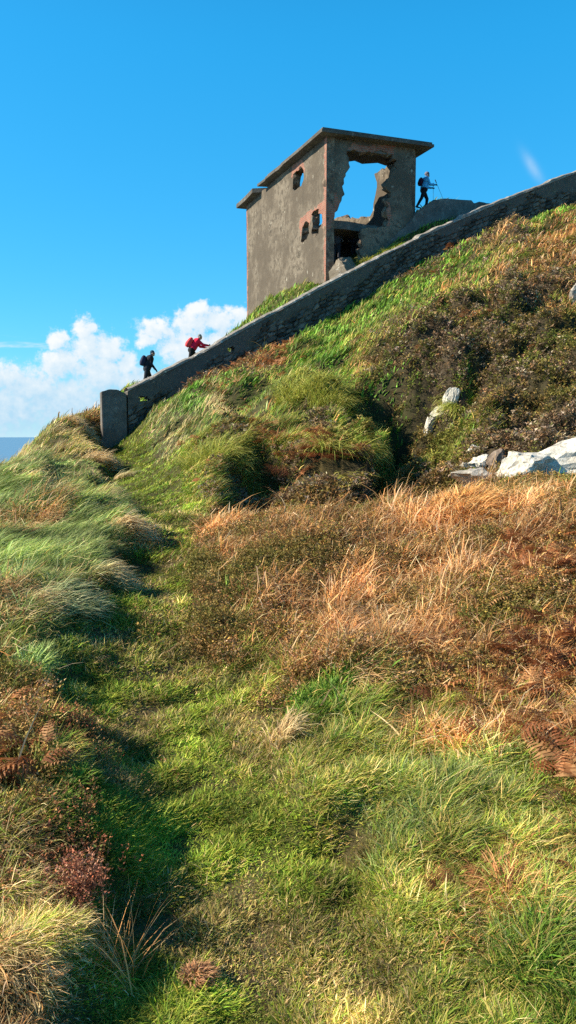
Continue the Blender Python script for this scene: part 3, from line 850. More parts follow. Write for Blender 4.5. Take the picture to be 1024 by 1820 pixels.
def scatter():
    n = NCAND
    az = np.where(RNG.uniform(0, 1, n) < .80, RNG.uniform(R(-29), R(29), n), RNG.uniform(R(-40), R(46), n))
    r = np.exp(np.where(RNG.uniform(0, 1, n) < .70, RNG.uniform(math.log(1.25), math.log(50), n), RNG.uniform(math.log(1.25), math.log(5.5), n)))
    steep = RNG.uniform(0, 1, n) < .09      # the steep gully sides need more roots per square metre of plan
    az = np.where(steep, RNG.uniform(R(-8), R(15), n), az); r = np.where(steep, RNG.uniform(9.5, 15.5, n), r)
    x, y = r * np.sin(az), r * np.cos(az)
    hb = base_h(x, y)
    zw = zone_w(x, y, hb)
    z = ground_h(x, y, zw)
    u, v, t = proj(np.stack([x, y, z], -1))
    inn = (u > -200) & (u < 1230)
    keep = (inn | ((u > -900) & (u < 2300) & (RNG.uniform(0, 1, n) < .45))) & (v < 2300) & ~plan_excl(x, y) & (t > 0.9)
    # nothing on the seaward side that the ridge hides
    for rx, ry, rr in ROCK_XY: keep &= (x - rx) ** 2 + (y - ry) ** 2 > rr * rr
    x, y, z, r, zw = x[keep], y[keep], z[keep], r[keep], zw[keep]
    n = len(x)
    # patchiness
    wls = np.where(r < 8, 1.4, 0.7)
    for k in range(len(SPEC)):
        zw[:, k] *= np.exp(PATCH.get(SPEC[k], 2.0) * fbm(x * wls + 31 * k, y * wls - 13 * k, 2))
    cw = np.cumsum(zw, 1); cw /= cw[:, -1:]
    sp = (RNG.uniform(0, 1, n)[:, None] > cw).sum(1)
    root = np.stack([x, y, z - 0.008], -1)
    # local slope (for drape)
    e = 0.15
    gx = (base_h(x + e, y) - base_h(x - e, y)) / (2 * e); gy = (base_h(x, y + e) - base_h(x, y - e)) / (2 * e)
    far = np.clip((r - 3) / 20, 0, 1)
    wa = wind_az(x, y)
    pd, pal_ = poly_dist(x, y, PATH_W[:, :2])
    nearp = sstep(1.9, 1.0, np.abs(pd) / np.interp(pal_, _pcum, PATH_W[:, 2]))

    def sel(c): return np.where(sp == SPEC.index(c))[0]

    def grass(ix, l0, l1, wid, t0, t1, cols, tips, spread, seg=3, farL=1.0, wig=0.0, thin=1.0, comb=0.0):
        if thin < 1: ix = ix[RNG.uniform(0, 1, len(ix)) < thin]
        m = len(ix); rr = r[ix]
        L = RNG.uniform(l0, l1, m) * (1 + farL * far[ix]) * np.clip((.85 if l1 < .1 else .55) + .45 * (rr - 2.5) / 6, .5, 1)
        cl = fbm(x[ix] * np.where(rr < 6, 4.5, 1.6), y[ix] * np.where(rr < 6, 4.5, 1.6), 2)
        L = L * np.clip(.95 + .9 * cl, .5, 1.6)
        L = L * (1 - (.55 if l1 > .1 else 0) * nearp[ix])
        W = wid * RNG.uniform(.6, 1.4, m) * np.where(RNG.uniform(0, 1, m) < .12, 1.9, 1.0) * (.45 + rr / 4.6)
        a = wa[ix] - comb + RNG.normal(0, 1, m) * (spread + .7 * (1 - np.clip((rr - 2) / 6, 0, 1)))
        th0 = R(1) * RNG.normal(t0, 12, m); th1 = R(1) * RNG.normal(t1, 18, m)
        # blades lie along the slope
        sl = np.arctan(gx[ix] * np.sin(a) + gy[ix] * np.cos(a))
        th0 = th0 - sl * 0.6; th1 = th1 - sl
        cb = pick(cols, m); ct = pick(tips, m)
        cm = np.exp(.72 * fbm(x[ix] * np.where(rr < 6, 3.1, 1.1) + 77, y[ix] * np.where(rr < 6, 3.1, 1.1), 3))[:, None]
        cb = cb * cm; ct = ct * cm
        k = RNG.uniform(0, 1, (m, 1)); ct = cb * (1 - k) + ct * k
        return blades(root[ix], L, W, a, th0, th1, cb, ct, seg, wig)

    mg, dg = [], []
    mg.append(grass(sel('P'), .032, .072, .0036, 46, 80, [(.105, .18, .012), (.14, .20, .016), (.20, .20, .025), (.085, .16, .014)], [(.23, .22, .035), (.14, .18, .016), (.32, .25, .07)], 1.2, farL=.8))
    mg.append(grass(sel('B'), .03, .075, .0030, 35, 70, [(.28, .20, .06), (.19, .18, .035), (.34, .23, .10), (.14, .15, .025)], [(.42, .28, .13), (.27, .21, .05), (.46, .34, .19)], 1.5, farL=1.2))
    mg.append(grass(sel('G'), .15, .27, .0032, 52, 96, [(.10, .155, .026), (.14, .19, .04), (.085, .13, .018), (.19, .22, .06)], [(.24, .29, .11), (.33, .35, .17), (.16, .21, .045), (.40, .36, .17)], .30, farL=.15, comb=R(38)))
    mg.append(grass(sel('Y'), .13, .28, .0030, 32, 85, [(.12, .175, .014), (.09, .155, .012), (.24, .22, .035), (.07, .135, .012), (.30, .20, .06)], [(.50, .38, .17), (.30, .27, .045), (.20, .23, .03), (.42, .30, .11), (.13, .19, .022)], .6, farL=.2))
    mg.append(grass(sel('L'), .09, .19, .0058, 30, 80, [(.075, .16, .016), (.10, .20, .02), (.06, .13, .016)], [(.16, .24, .03), (.10, .19, .02), (.24, .27, .05)], .8, farL=.5))
    dg.append(grass(sel('T'), .20, .38, .0042, 28, 112, [(.26, .115, .035), (.34, .16, .05), (.20, .09, .03), (.36, .22, .09)], [(.52, .26, .09), (.66, .50, .32), (.62, .46, .28), (.44, .20, .06), (.60, .36, .15), (.36, .26, .15)], 1.0, seg=4, farL=.4, wig=.42, thin=.95))
    dg.append(grass(sel('S'), .15, .30, .0034, 35, 105, [(.38, .27, .12), (.30, .21, .10), (.30, .25, .09)], [(.56, .43, .24), (.48, .34, .17)], .6, seg=4, farL=.5, wig=.2))
    # a thin admixture of stray stalks over everything near
    near = np.where((r < 9) & np.isin(sp, [SPEC.index(c) for c in 'YTSHR']))[0]; near = near[RNG.uniform(0, 1, len(near)) < .012]
    dg.append(grass(near, .18, .38, .0026, 30, 80, [(.36, .28, .10), (.42, .33, .15)], [(.55, .43, .22)], .9, seg=4, wig=.12))
    litter = np.concatenate([sel('X')] * 5 + [sel('B')[::2]])
    dg.append(grass(litter, .05, .13, .0030, 80, 92, [(.36, .24, .14), (.46, .34, .22), (.24, .15, .09)], [(.55, .42, .3)], 3.0))
    # heather
    hs = []
    for lo_, hi_, nl_, lk, th_ in ((0, 9.5, 20, .115, .75), (9.5, 99, 12, .24, .7)):
        ix = sel('H'); ix = ix[(r[ix] >= lo_) & (r[ix] < hi_)]; ix = ix[RNG.uniform(0, 1, len(ix)) < th_]; m = len(ix)
        H = RNG.uniform(.07, .14, m) * (1 + .9 * far[ix])
        patch = (sstep(-.85, .2, fbm(x[ix] * .8 + 9, y[ix] * .8, 2)) * RNG.uniform(.55, 1.1, m))[:, None].clip(0, 1) * (1 - .95 * far[ix])[:, None]
        tip = pick([(.10, .095, .016), (.14, .12, .02), (.075, .09, .016)], m) * (1 - patch) + patch * pick([(.36, .16, .075), (.30, .12, .06), (.38, .20, .06), (.15, .12, .025), (.34, .20, .12)], m)
        cn = fbm(x[ix] * 1.1 + 40, y[ix] * 1.1, 2)[:, None]; fm = far[ix][:, None]
        alt = pick([(.24, .14, .05), (.28, .16, .06), (.19, .12, .04)], m); grn = pick([(.10, .14, .02), (.15, .17, .025)], m)
        tip = tip * (1.25 + .25 * fm)
        tip = tip * (1 - fm * sstep(.12, .3, cn)) + alt * fm * sstep(.12, .3, cn)
        tip = tip * (1 - fm * sstep(-.12, -.3, cn)) + grn * fm * sstep(-.12, -.3, cn)
        hs.append(sprigs(root[ix], H, pick([(.03, .04, .009), (.045, .045, .010), (.05, .032, .014)], m), tip, nl_, .30, None, lk))
        ix = sel('D'); ix = ix[(r[ix] >= lo_) & (r[ix] < hi_)]; ix = ix[RNG.uniform(0, 1, len(ix)) < th_]; m = len(ix)
        H = RNG.uniform(.08, .15, m) * (1 + .9 * far[ix])
        hs.append(sprigs(root[ix], H, pick([(.06, .042, .026), (.085, .058, .038)], m), pick([(.22, .15, .09), (.17, .105, .055), (.29, .22, .15), (.24, .13, .055), (.12, .12, .03)], m), nl_, .4, None, lk * 1.15))
    # reddish low herb
    rs = []
    ix = sel('R'); ix = ix[RNG.uniform(0, 1, len(ix)) < .6]; m = len(ix)
    rs.append(sprigs(root[ix], RNG.uniform(.045, .10, m) * (1 + .8 * far[ix]), pick([(.06, .06, .02), (.09, .05, .025)], m), pick([(.32, .10, .05), (.25, .09, .045), (.36, .17, .07), (.12, .12, .03)], m), 14, .3, None, .13))
    # bracken fragments in the zones (mid distance)
    fr = []
    ix = sel('F'); ix = ix[RNG.permutation(len(ix))]
    fi = [i for i in ix if r[i] > 3.0][:1800]
    for i in fi:
        k = 0.17 * (1 + .04 * r[i]) * random.uniform(.7, 1.3)
        fr.append(frond_mesh(root[i] + (0, 0, .02), k, random.uniform(0, 6.28), R(random.uniform(10, 50)), R(random.uniform(70, 115)), np.array(random.choice([(.40, .14, .05), (.46, .19, .07), (.30, .11, .045), (.50, .26, .11)])), 7, False, .4))
    ix2 = ix[:len(ix) // 2]
    dg.append(grass(ix2, .12, .26, .004, 30, 100, [(.30, .14, .05), (.22, .1, .04), (.15, .14, .03)], [(.42, .22, .09)], 1.2, seg=3))
    for nm, arr, mt, lab, cat in (('meadow_grass', mg, M_GRASS, 'green wind combed grass covering the hillside and path', 'grass'),
                                  ('dry_grass', dg, M_GRASS, 'tan and orange dry moor grass on the bank', 'dry grass'),
                                  ('heather', hs, M_HEATH, 'dark low heather on the slopes', 'heather'),
                                  ('red_ground_cover', rs, M_HEATH, 'reddish low herbs among the grass', 'ground cover'),
                                  ('bracken_litter', fr, M_FERN, 'rust brown dead bracken spread over the slope', 'bracken')):
        o = link(nm, npmesh(nm, *join(arr)), mt)
        tag(o, lab, cat, kind='stuff')
        print(nm, len(o.data.polygons))


# ------------------------------------------------------------------ rocks
def rock(name, u, v, wpx, hpx, depth, mat, label, cat='rock', group=None, rz=0.0, tilt=0.0, seed=0, cuts=13, sink=0.2):
    g = march(u, v + hpx * 0.35, ground_h, tmin=2.0)
    t = proj(g)[2]
    w, h = wpx / FOC * t, hpx / FOC * t
    rg = np.random.default_rng(100 + seed)
    bm = bmesh.new(); bmesh.ops.create_icosphere(bm, subdivisions=4, radius=1.0)
    P = np.array([x.co[:] for x in bm.verts])
    for k in range(cuts):
        nrm = rg.normal(0, 1, 3); nrm /= np.linalg.norm(nrm)
        dd = rg.uniform(.38, .75)
        q = P @ nrm
        P = P - np.maximum(q - dd, 0)[:, None] * nrm * .96
    P = P + 0.10 * np.stack([fbm(P[:, 0] * 3 + seed, P[:, 1] * 3 + P[:, 2] * 2), fbm(P[:, 1] * 3, P[:, 2] * 3 + seed + P[:, 0] * 2), fbm(P[:, 2] * 3 + seed, P[:, 0] * 3)], -1)
    P = P / np.abs(P).max(0)
    P = P * np.array([w / 2, w / 2 * depth, h / 2])
    for vx, c in zip(bm.verts, P): vx.co = c
    o = bm_obj(name, bm, mat, smooth=False)
    o.location = (g[0], g[1], g[2] + h * (0.5 - sink)); o.rotation_euler = (0, tilt, rz)
    tag(o, label, cat, group)
    ROCK_XY.append((g[0], g[1] - h * .3, w * .42))
    return o


rock('quartz_rock', 798, 706, 34, 58, .7, M_QUARTZ, 'upright white quartz rock high in the gully beside a green grass tuft', tilt=R(24), seed=1)
rock('quartz_rock', 782, 734, 38, 30, .7, M_QUARTZ, 'small white quartz rock in the middle of the gully', tilt=R(-20), seed=2)
rock('quartz_rock', 762, 758, 28, 50, .7, M_QUARTZ, 'narrow white quartz rock lowest in the dark gully', tilt=R(8), seed=3)
rock('quartz_rock', 849, 800, 32, 28, .8, M_QUARTZ, 'white angular stone on top of the small stone pile', seed=4, tilt=.3)
rock('quartz_rock', 856, 820, 50, 32, .8, M_QUARTZ, 'cream white stone in the middle of the small stone pile', seed=5, tilt=.2)
rock('quartz_rock', 830, 830, 24, 22, .8, M_QUARTZ, 'smallest white stone at left end of the stone pile', seed=6)
rock('schist_rock', 886, 815, 46, 44, .8, M_BROWNROCK, 'brown slanting rock with a dark shaded face beside white stones', seed=7, tilt=R(-35), cuts=12)
rock('schist_rock', 846, 848, 96, 40, .8, M_GREYROCK, 'flat grey rock below the white stone pile', seed=8, cuts=12)
rock('schist_rock', 906, 842, 60, 30, .8, M_GREYROCK, 'low grey rock under the brown slanting rock', seed=9)
rock('rock_outcrop', 938, 822, 110, 62, .7, M_QUARTZ, 'cracked grey outcrop between brown rock and pale boulder', 'outcrop', seed=10, cuts=14)
rock('rock_outcrop', 1022, 812, 190, 88, .6, M_QUARTZ, 'large pale outcrop at right edge above the heather crest', 'outcrop', seed=11, cuts=14, tilt=R(-8))
rock('schist_rock', 1020, 522, 26, 44, .8, M_GREYROCK, 'pale ribbed rock sticking out of the slope far up right', seed=12, tilt=R(15))


# ------------------------------------------------------------------ wall panels with ragged holes
def plane_hit(u, v, O, e):
    """pixel ray against the vertical plane through O along e -> (a, z)"""
    a, b = (u - CU) / FOC, (CV - v) / FOC
    dx, dy, dz = a, CP + b * SP, b * CP - SP
    M = np.array([[dx, -e[0]], [dy, -e[1]]])
    t, s = np.linalg.solve(M, np.array([O[0], O[1]]))
    return float(s), EYE[2] + dz * t


def inside(px, py, poly):
    r_ = np.zeros(len(px), bool); n = len(poly)
    for i in range(n):
        x1, y1 = poly[i]; x2, y2 = poly[(i + 1) % n]
        c = ((y1 > py) != (y2 > py)) & (px < (x2 - x1) * (py - y1) / (y2 - y1 + 1e-12) + x1)
        r_ ^= c
    return r_


def ragged(poly, step=0.16, amp=0.06, seed=0, skip=None):
    rg = np.random.default_rng(seed); o = []
    n = len(poly)
    for i in range(n):
        a, c = np.array(poly[i], float), np.array(poly[(i + 1) % n], float)
        d = c - a; L = np.linalg.norm(d)
        if skip and skip(a, c): o.append(tuple(a)); continue
        m = max(1, int(L / step)); nr = np.array([-d[1], d[0]]) / (L + 1e-9)
        for k in range(m):
            f = k / m
            o.append(tuple(a + d * f + nr * (rg.normal(0, amp) if k else rg.normal(0, amp * .3))))
    return o


def panel(name, O, e, inward, outer, holes, thick, mat, parent, bricks=(), grid=0.16, rough=0.0, seed=0):
    """upright wall slab: outline and holes in (a, z), thickness towards `inward`"""
    pts = []; edges = []
    for loop in [outer] + holes:
        i0 = len(pts); n = len(loop)
        pts += [Vector((p[0], p[1])) for p in loop]
        edges += [(i0 + k, i0 + (k + 1) % n) for k in range(n)]
    A = np.array(outer); rg = np.random.default_rng(seed)
    gx, gy = np.meshgrid(np.arange(A[:, 0].min() + grid / 2, A[:, 0].max(), grid), np.arange(A[:, 1].min() + grid / 2, A[:, 1].max(), grid))
    gx = (gx + rg.uniform(-.05, .05, gx.shape)).ravel(); gy = (gy + rg.uniform(-.05, .05, gy.shape)).ravel()
    k = inside(gx, gy, outer)
    for h in holes: k &= ~inside(gx, gy, h)
    pts += [Vector((x, y)) for x, y in zip(gx[k], gy[k])]
    vo, eo, fo, *_ = mgeo.delaunay_2d_cdt(pts, edges, [], 0, 1e-5)
    P = np.array([tuple(v) for v in vo])
    F = np.array([f for f in fo if len(f) == 3])
    c = P[F].mean(1)
    kk = inside(c[:, 0], c[:, 1], outer)
    for h in holes: kk &= ~inside(c[:, 0], c[:, 1], h)
    F = F[kk]
    # consistent winding
    cr = np.cross(P[F[:, 1]] - P[F[:, 0]], P[F[:, 2]] - P[F[:, 0]])
    F[cr < 0] = F[cr < 0][:, ::-1]
    n = len(P)
    ed = {}
    for f in F:
        for q in range(3):
            a, b_ = int(f[q]), int(f[(q + 1) % 3])
            if (b_, a) in ed: ed.pop((b_, a))
            else: ed[(a, b_)] = 1
    inw = np.array([inward[0], inward[1], 0.0]); inw /= np.linalg.norm(inw)
    fr = np.stack([O[0] + P[:, 0] * e[0], O[1] + P[:, 0] * e[1], P[:, 1]], -1)
    bkp = fr + inw * thick
    onb = np.zeros(n, bool)
    for a, b_ in ed: onb[a] = onb[b_] = True
    fr = fr + inw * (0.02 * fbm(P[:, 0] * 1.1 + seed, P[:, 1] * 1.1))[:, None]
    hole_b = onb & (P[:, 1] < A[:, 1].max() - .02) & (P[:, 1] > A[:, 1].min() + .02) & (P[:, 0] > A[:, 0].min() + .02) & (P[:, 0] < A[:, 0].max() - .02)
    bkp = bkp + (hole_b * 1.0)[:, None] * np.stack([rg.normal(0, .07, n) * e[0], rg.normal(0, .07, n) * e[1], rg.normal(0, .07, n)], -1)
    midp = (fr + bkp) / 2 + (hole_b * 1.0)[:, None] * np.stack([rg.normal(0, .06, n) * e[0], rg.normal(0, .06, n) * e[1], rg.normal(0, .06, n)], -1)
    be = np.array(list(ed.keys()))
    # reveal has vertices of its own so that it can carry the rubble mask
    r0 = 2 * n
    co = np.vstack([fr, bkp, fr, midp, bkp])
    q1 = np.stack([r0 + be[:, 1], r0 + be[:, 0], r0 + n + be[:, 0], r0 + n + be[:, 1]], -1)
    q2 = np.stack([r0 + n + be[:, 1], r0 + n + be[:, 0], r0 + 2 * n + be[:, 0], r0 + 2 * n + be[:, 1]], -1)
    Q = np.vstack([q1, q2])
    loops = np.concatenate([F.ravel(), (F[:, ::-1] + n).ravel(), Q.ravel()])
    starts = np.concatenate([np.arange(2 * len(F)) * 3, 6 * len(F) + np.arange(len(Q)) * 4])
    me = npmesh(name, co, loops, starts, None, smooth=False)
    uvw = np.vstack([np.concatenate([P, np.zeros((n, 1))], 1)] * 5)
    me.attributes.new('wall_uv', 'FLOAT_VECTOR', 'POINT').data.foreach_set('vector', uvw.astype(np.float32).ravel())
    br = np.zeros(n)
    for poly in bricks: br = np.maximum(br, inside(P[:, 0], P[:, 1], poly) * 1.0)
    brick = np.concatenate([br, br * 0, br * 0, br * 0, br * 0]).astype(np.float32)
    me.attributes.new('brick', 'FLOAT', 'POINT').data.foreach_set('value', brick)
    rub = np.concatenate([np.zeros(n), np.full(n, .55), np.ones(n), np.ones(n), np.ones(n)]).astype(np.float32)
    me.attributes.new('rubble', 'FLOAT', 'POINT').data.foreach_set('value', rub)
    # drop loose verts
    o = link(name, me, mat, parent)
    bm = bmesh.new(); bm.from_mesh(me)
    bmesh.ops.delete(bm, geom=[v for v in bm.verts if not v.link_faces], context='VERTS')
    bm.to_mesh(me); bm.free()
    return o


def slab(name, O, poly_sl, z0, z1, mat, parent, e1=E1, e2=E2, tilt=0.0, bev=0.03):
    bm = bmesh.new()
    lo = []; hi = []
    for s, l in poly_sl:
        p = O + s * e1 + l * e2
        dz = tilt * l
        lo.append(bm.verts.new((p[0], p[1], z0 + dz))); hi.append(bm.verts.new((p[0], p[1], z1 + dz)))
    n = len(lo)
    bm.faces.new(hi); bm.faces.new(lo[::-1])
    for i in range(n): bm.faces.new((lo[i], lo[(i + 1) % n], hi[(i + 1) % n], hi[i]))
    bmesh.ops.recalc_face_normals(bm, faces=bm.faces)
    return bm_obj(name, bm, mat, parent)


def build_ruin():
    root = empty('ruined_lookout', (0, 0, 0))
    tag(root, 'roofed cement tower ruin with a great ragged hole above the boundary wall', 'ruin')
    zb = 6.6
    TH = 0.36
    # near side wall (sunlit)
    H = lambda u, v: plane_hit(u, v, NEAR, E2)
    z5 = lambda L: [H(400 + a / 5.12, 270 + c / 5.12) for a, c in L]
    w1 = z5([(700, 140), (714, 165), (712, 262), (692, 310), (640, 350), (613, 338), (620, 250), (620, 205), (650, 170)])
    w2 = z5([(735, 630), (765, 650), (768, 740), (740, 800), (705, 830), (688, 815), (697, 750), (703, 690)])
    w3 = z5([(838, 515), (850, 560), (880, 570), (872, 690), (850, 745), (815, 770), (785, 735), (797, 650), (783, 570), (800, 545)])
    bricks = [z5([(608, 120), (700, 70), (722, 140), (722, 200), (650, 170), (622, 205), (606, 250)]),
              z5([(682, 605), (765, 545), (850, 485), (890, 475), (890, 560), (790, 570), (770, 650), (735, 635), (700, 700), (690, 760), (682, 760)]),
              [(-.1, 0), (.22, 0), (.16, 8.4), (.24, 9.2), (.14, 10.5), (.22, 11.4), (.15, 20), (-.1, 20)], [(9.62, 0), (10, 0), (10, 20), (9.68, 20)],
              z5([(840, 480), (900, 440), (915, 700), (885, 700), (880, 560)])]
    panel('side_wall', NEAR, E2, E1, [(0, zb), (BL, zb), (BL, ZTOP - .05), (7.3, ZTOP - .02), (7.0, ZTOP - .12), (6.6, ZTOP - .02), (0, ZTOP)],
          [ragged(w1, .12, .035, 1), ragged(w2, .12, .04, 2), ragged(w3, .12, .05, 3)], TH, M_RENDER, root, bricks, .10, seed=1)
    # front wall (in shade)
    Hf = lambda u, v: plane_hit(u, v, NEAR, E1)
    hole = [Hf(*p) for p in [(617, 268), (640, 270), (672, 268), (697, 274), (704, 284), (706, 300), (697, 308), (690, 316), (687, 324), (688, 336), (695, 342), (694, 350), (686, 355), (691, 367), (687, 380),
                             (690, 392), (685, 404), (662, 405), (645, 407), (641, 415), (643, 430), (640, 445), (643, 462), (640, 520), (583.5, 520), (586, 480), (584, 440), (588, 405), (595, 385), (604, 362), (613, 346), (609, 330), (614, 312), (622, 297)]]
    right_edge = [(BW, zb), ] + [Hf(*p) for p in [(734, 375), (733, 368), (731, 352), (733, 340), (729, 330), (731, 318), (737, 302), (738, 262)]]
    right_edge[-1] = (right_edge[-1][0], ZTOP)
    outer = [(0.02, zb)] + right_edge + [(0.02, ZTOP)]
    hole = [(a, max(z, zb + .1)) for a, z in hole]
    fb = [[Hf(*p) for p in [(578, 330), (596, 342), (607, 358), (606, 372), (594, 390), (588, 408), (578, 412)]],
          [Hf(*p) for p in [(625, 256), (700, 258), (702, 274), (617, 268)]], [Hf(*p) for p in [(683, 360), (694, 362), (694, 400), (683, 404)]]]
    panel('front_wall', NEAR + E1 * 0.0, E1, E2, ragged(outer, .25, .012, 5), [ragged(hole, .13, .05, 4)], TH - .03, M_RENDER, root, fb, .14, seed=2)
    # far side wall: mostly gone
    OR = NEAR + E1 * (BW - TH) + E2 * TH
    Hr = lambda u, v: plane_hit(u, v, OR, E2)
    edge = [Hr(*p) for p in [(665, 305), (668, 318), (670, 332), (667, 346), (664, 362), (663, 374), (658, 383), (652, 388), (630, 388), (612, 384), (596, 389)]]
    edge = [(a, min(z, ZTOP - .02)) for a, z in edge if a < BL - .9]
    zs = edge[-1][1]
    outer = [(0, zb)] + [(BL - TH - .01, zb), (BL - TH - .01, zs - .3)] + [(BL - 1.0, zs)] + edge[::-1] + [(edge[0][0] - .1, ZTOP - .02), (0, ZTOP - .02)]
    panel('side_wall', OR, E2, E1, ragged(outer, .2, .05, 6, skip=lambda a, c: abs(a[0] - c[0]) < .02 or max(a[1], c[1]) <= zb + .01), [], TH, M_RENDER, root, [], .2, seed=3)
    # rear wall: lower half
    OB = NEAR + E2 * (BL - TH) + E1 * TH
    outer = [(0, zb), (BW - 2 * TH, zb), (BW - 2 * TH, zs - .4), (2.6, zs - .2), (1.4, zs - .5), (.7, zs + .3), (.25, zs + 1.2), (0, ZTOP - .1)]
    panel('rear_wall', OB, E1, E2, ragged(outer, .2, .06, 7, skip=lambda a, c: abs(a[0] - c[0]) < .02 or max(a[1], c[1]) <= zb + .01), [], TH, M_RENDER, root, [], .2, seed=4)
    # upper floor slab with broken front edge
    zf = Hf(620, 387)[1]
    fl = [(TH + .01, TH + .25), (1.2, TH + .15), (2.4, TH + .4), (BW - TH - .01, TH + .2), (BW - TH - .01, BL - TH - .01), (TH + .01, BL - TH - .01)]
    slab('floor_slab', NEAR, fl, zf - .34, zf, M_SLAB, root)
    # roof slab: strip along front and sunlit side, rest fallen in
    zr = ZTOP + 0.005
    roofp = [(-.42, -.45), (BW + .38, -.45), (BW + .36, 2.0), (4.0, 2.3), (3.5, 2.1), (2.9, 2.45), (2.4, 2.2), (2.05, 2.5), (1.95, 3.1), (2.05, 3.5), (1.6, 4.05), (.95, 4.4), (.7, 4.9), (.55, 5.6), (.4, 6.3), (.1, 6.95), (-.42, 7.05), (-.38, 6.1), (-.43, 5.9), (-.41, 4.9), (-.36, 4.4), (-.43, 3.6), (-.41, 2.2)]
    slab('roof_slab', NEAR, roofp, zr, zr + .11, M_ROOF, root)
    slab('roof_screed', NEAR, [(-.36, -.39), (BW + .32, -.39), (BW + .30, 1.7), (3.4, 1.9), (1.7, 1.9), (1.6, 3.4), (.6, 4.3), (.3, 5.7), (-.36, 5.8), (-.31, 4.3), (-.35, 4.1), (-.33, 2.0)], zr + .112, zr + .20, M_ROOF, root)
    slab('roof_fragment', NEAR, [(-.42, 7.75), (.2, 7.45), (.9, 7.7), (1.3, 8.6), (1.15, BL + .42), (-.42, BL + .42), (-.38, 9.0)], zr + .25, zr + .46, M_ROOF, root, tilt=-.045)
    # lintel broken out over the big opening
    li = slab('lintel', NEAR, [(1.0, .05), (3.3, .05), (3.28, .26), (1.02, .26)], Hf(650, 268)[1] - .02, Hf(650, 262)[1] + .02, M_SLAB, root)
    # inner partition in the lower room
    OP = NEAR + E2 * 3.6 + E1 * (TH + .01)
    panel('partition_wall', OP, E1, E2, [(0, zb), (BW - 2 * TH - .02, zb), (BW - 2 * TH - .02, zf - .35), (0, zf - .35)], [], .2, M_RENDER, root, [], .4, seed=8)
    return zf


ZF = build_ruin()


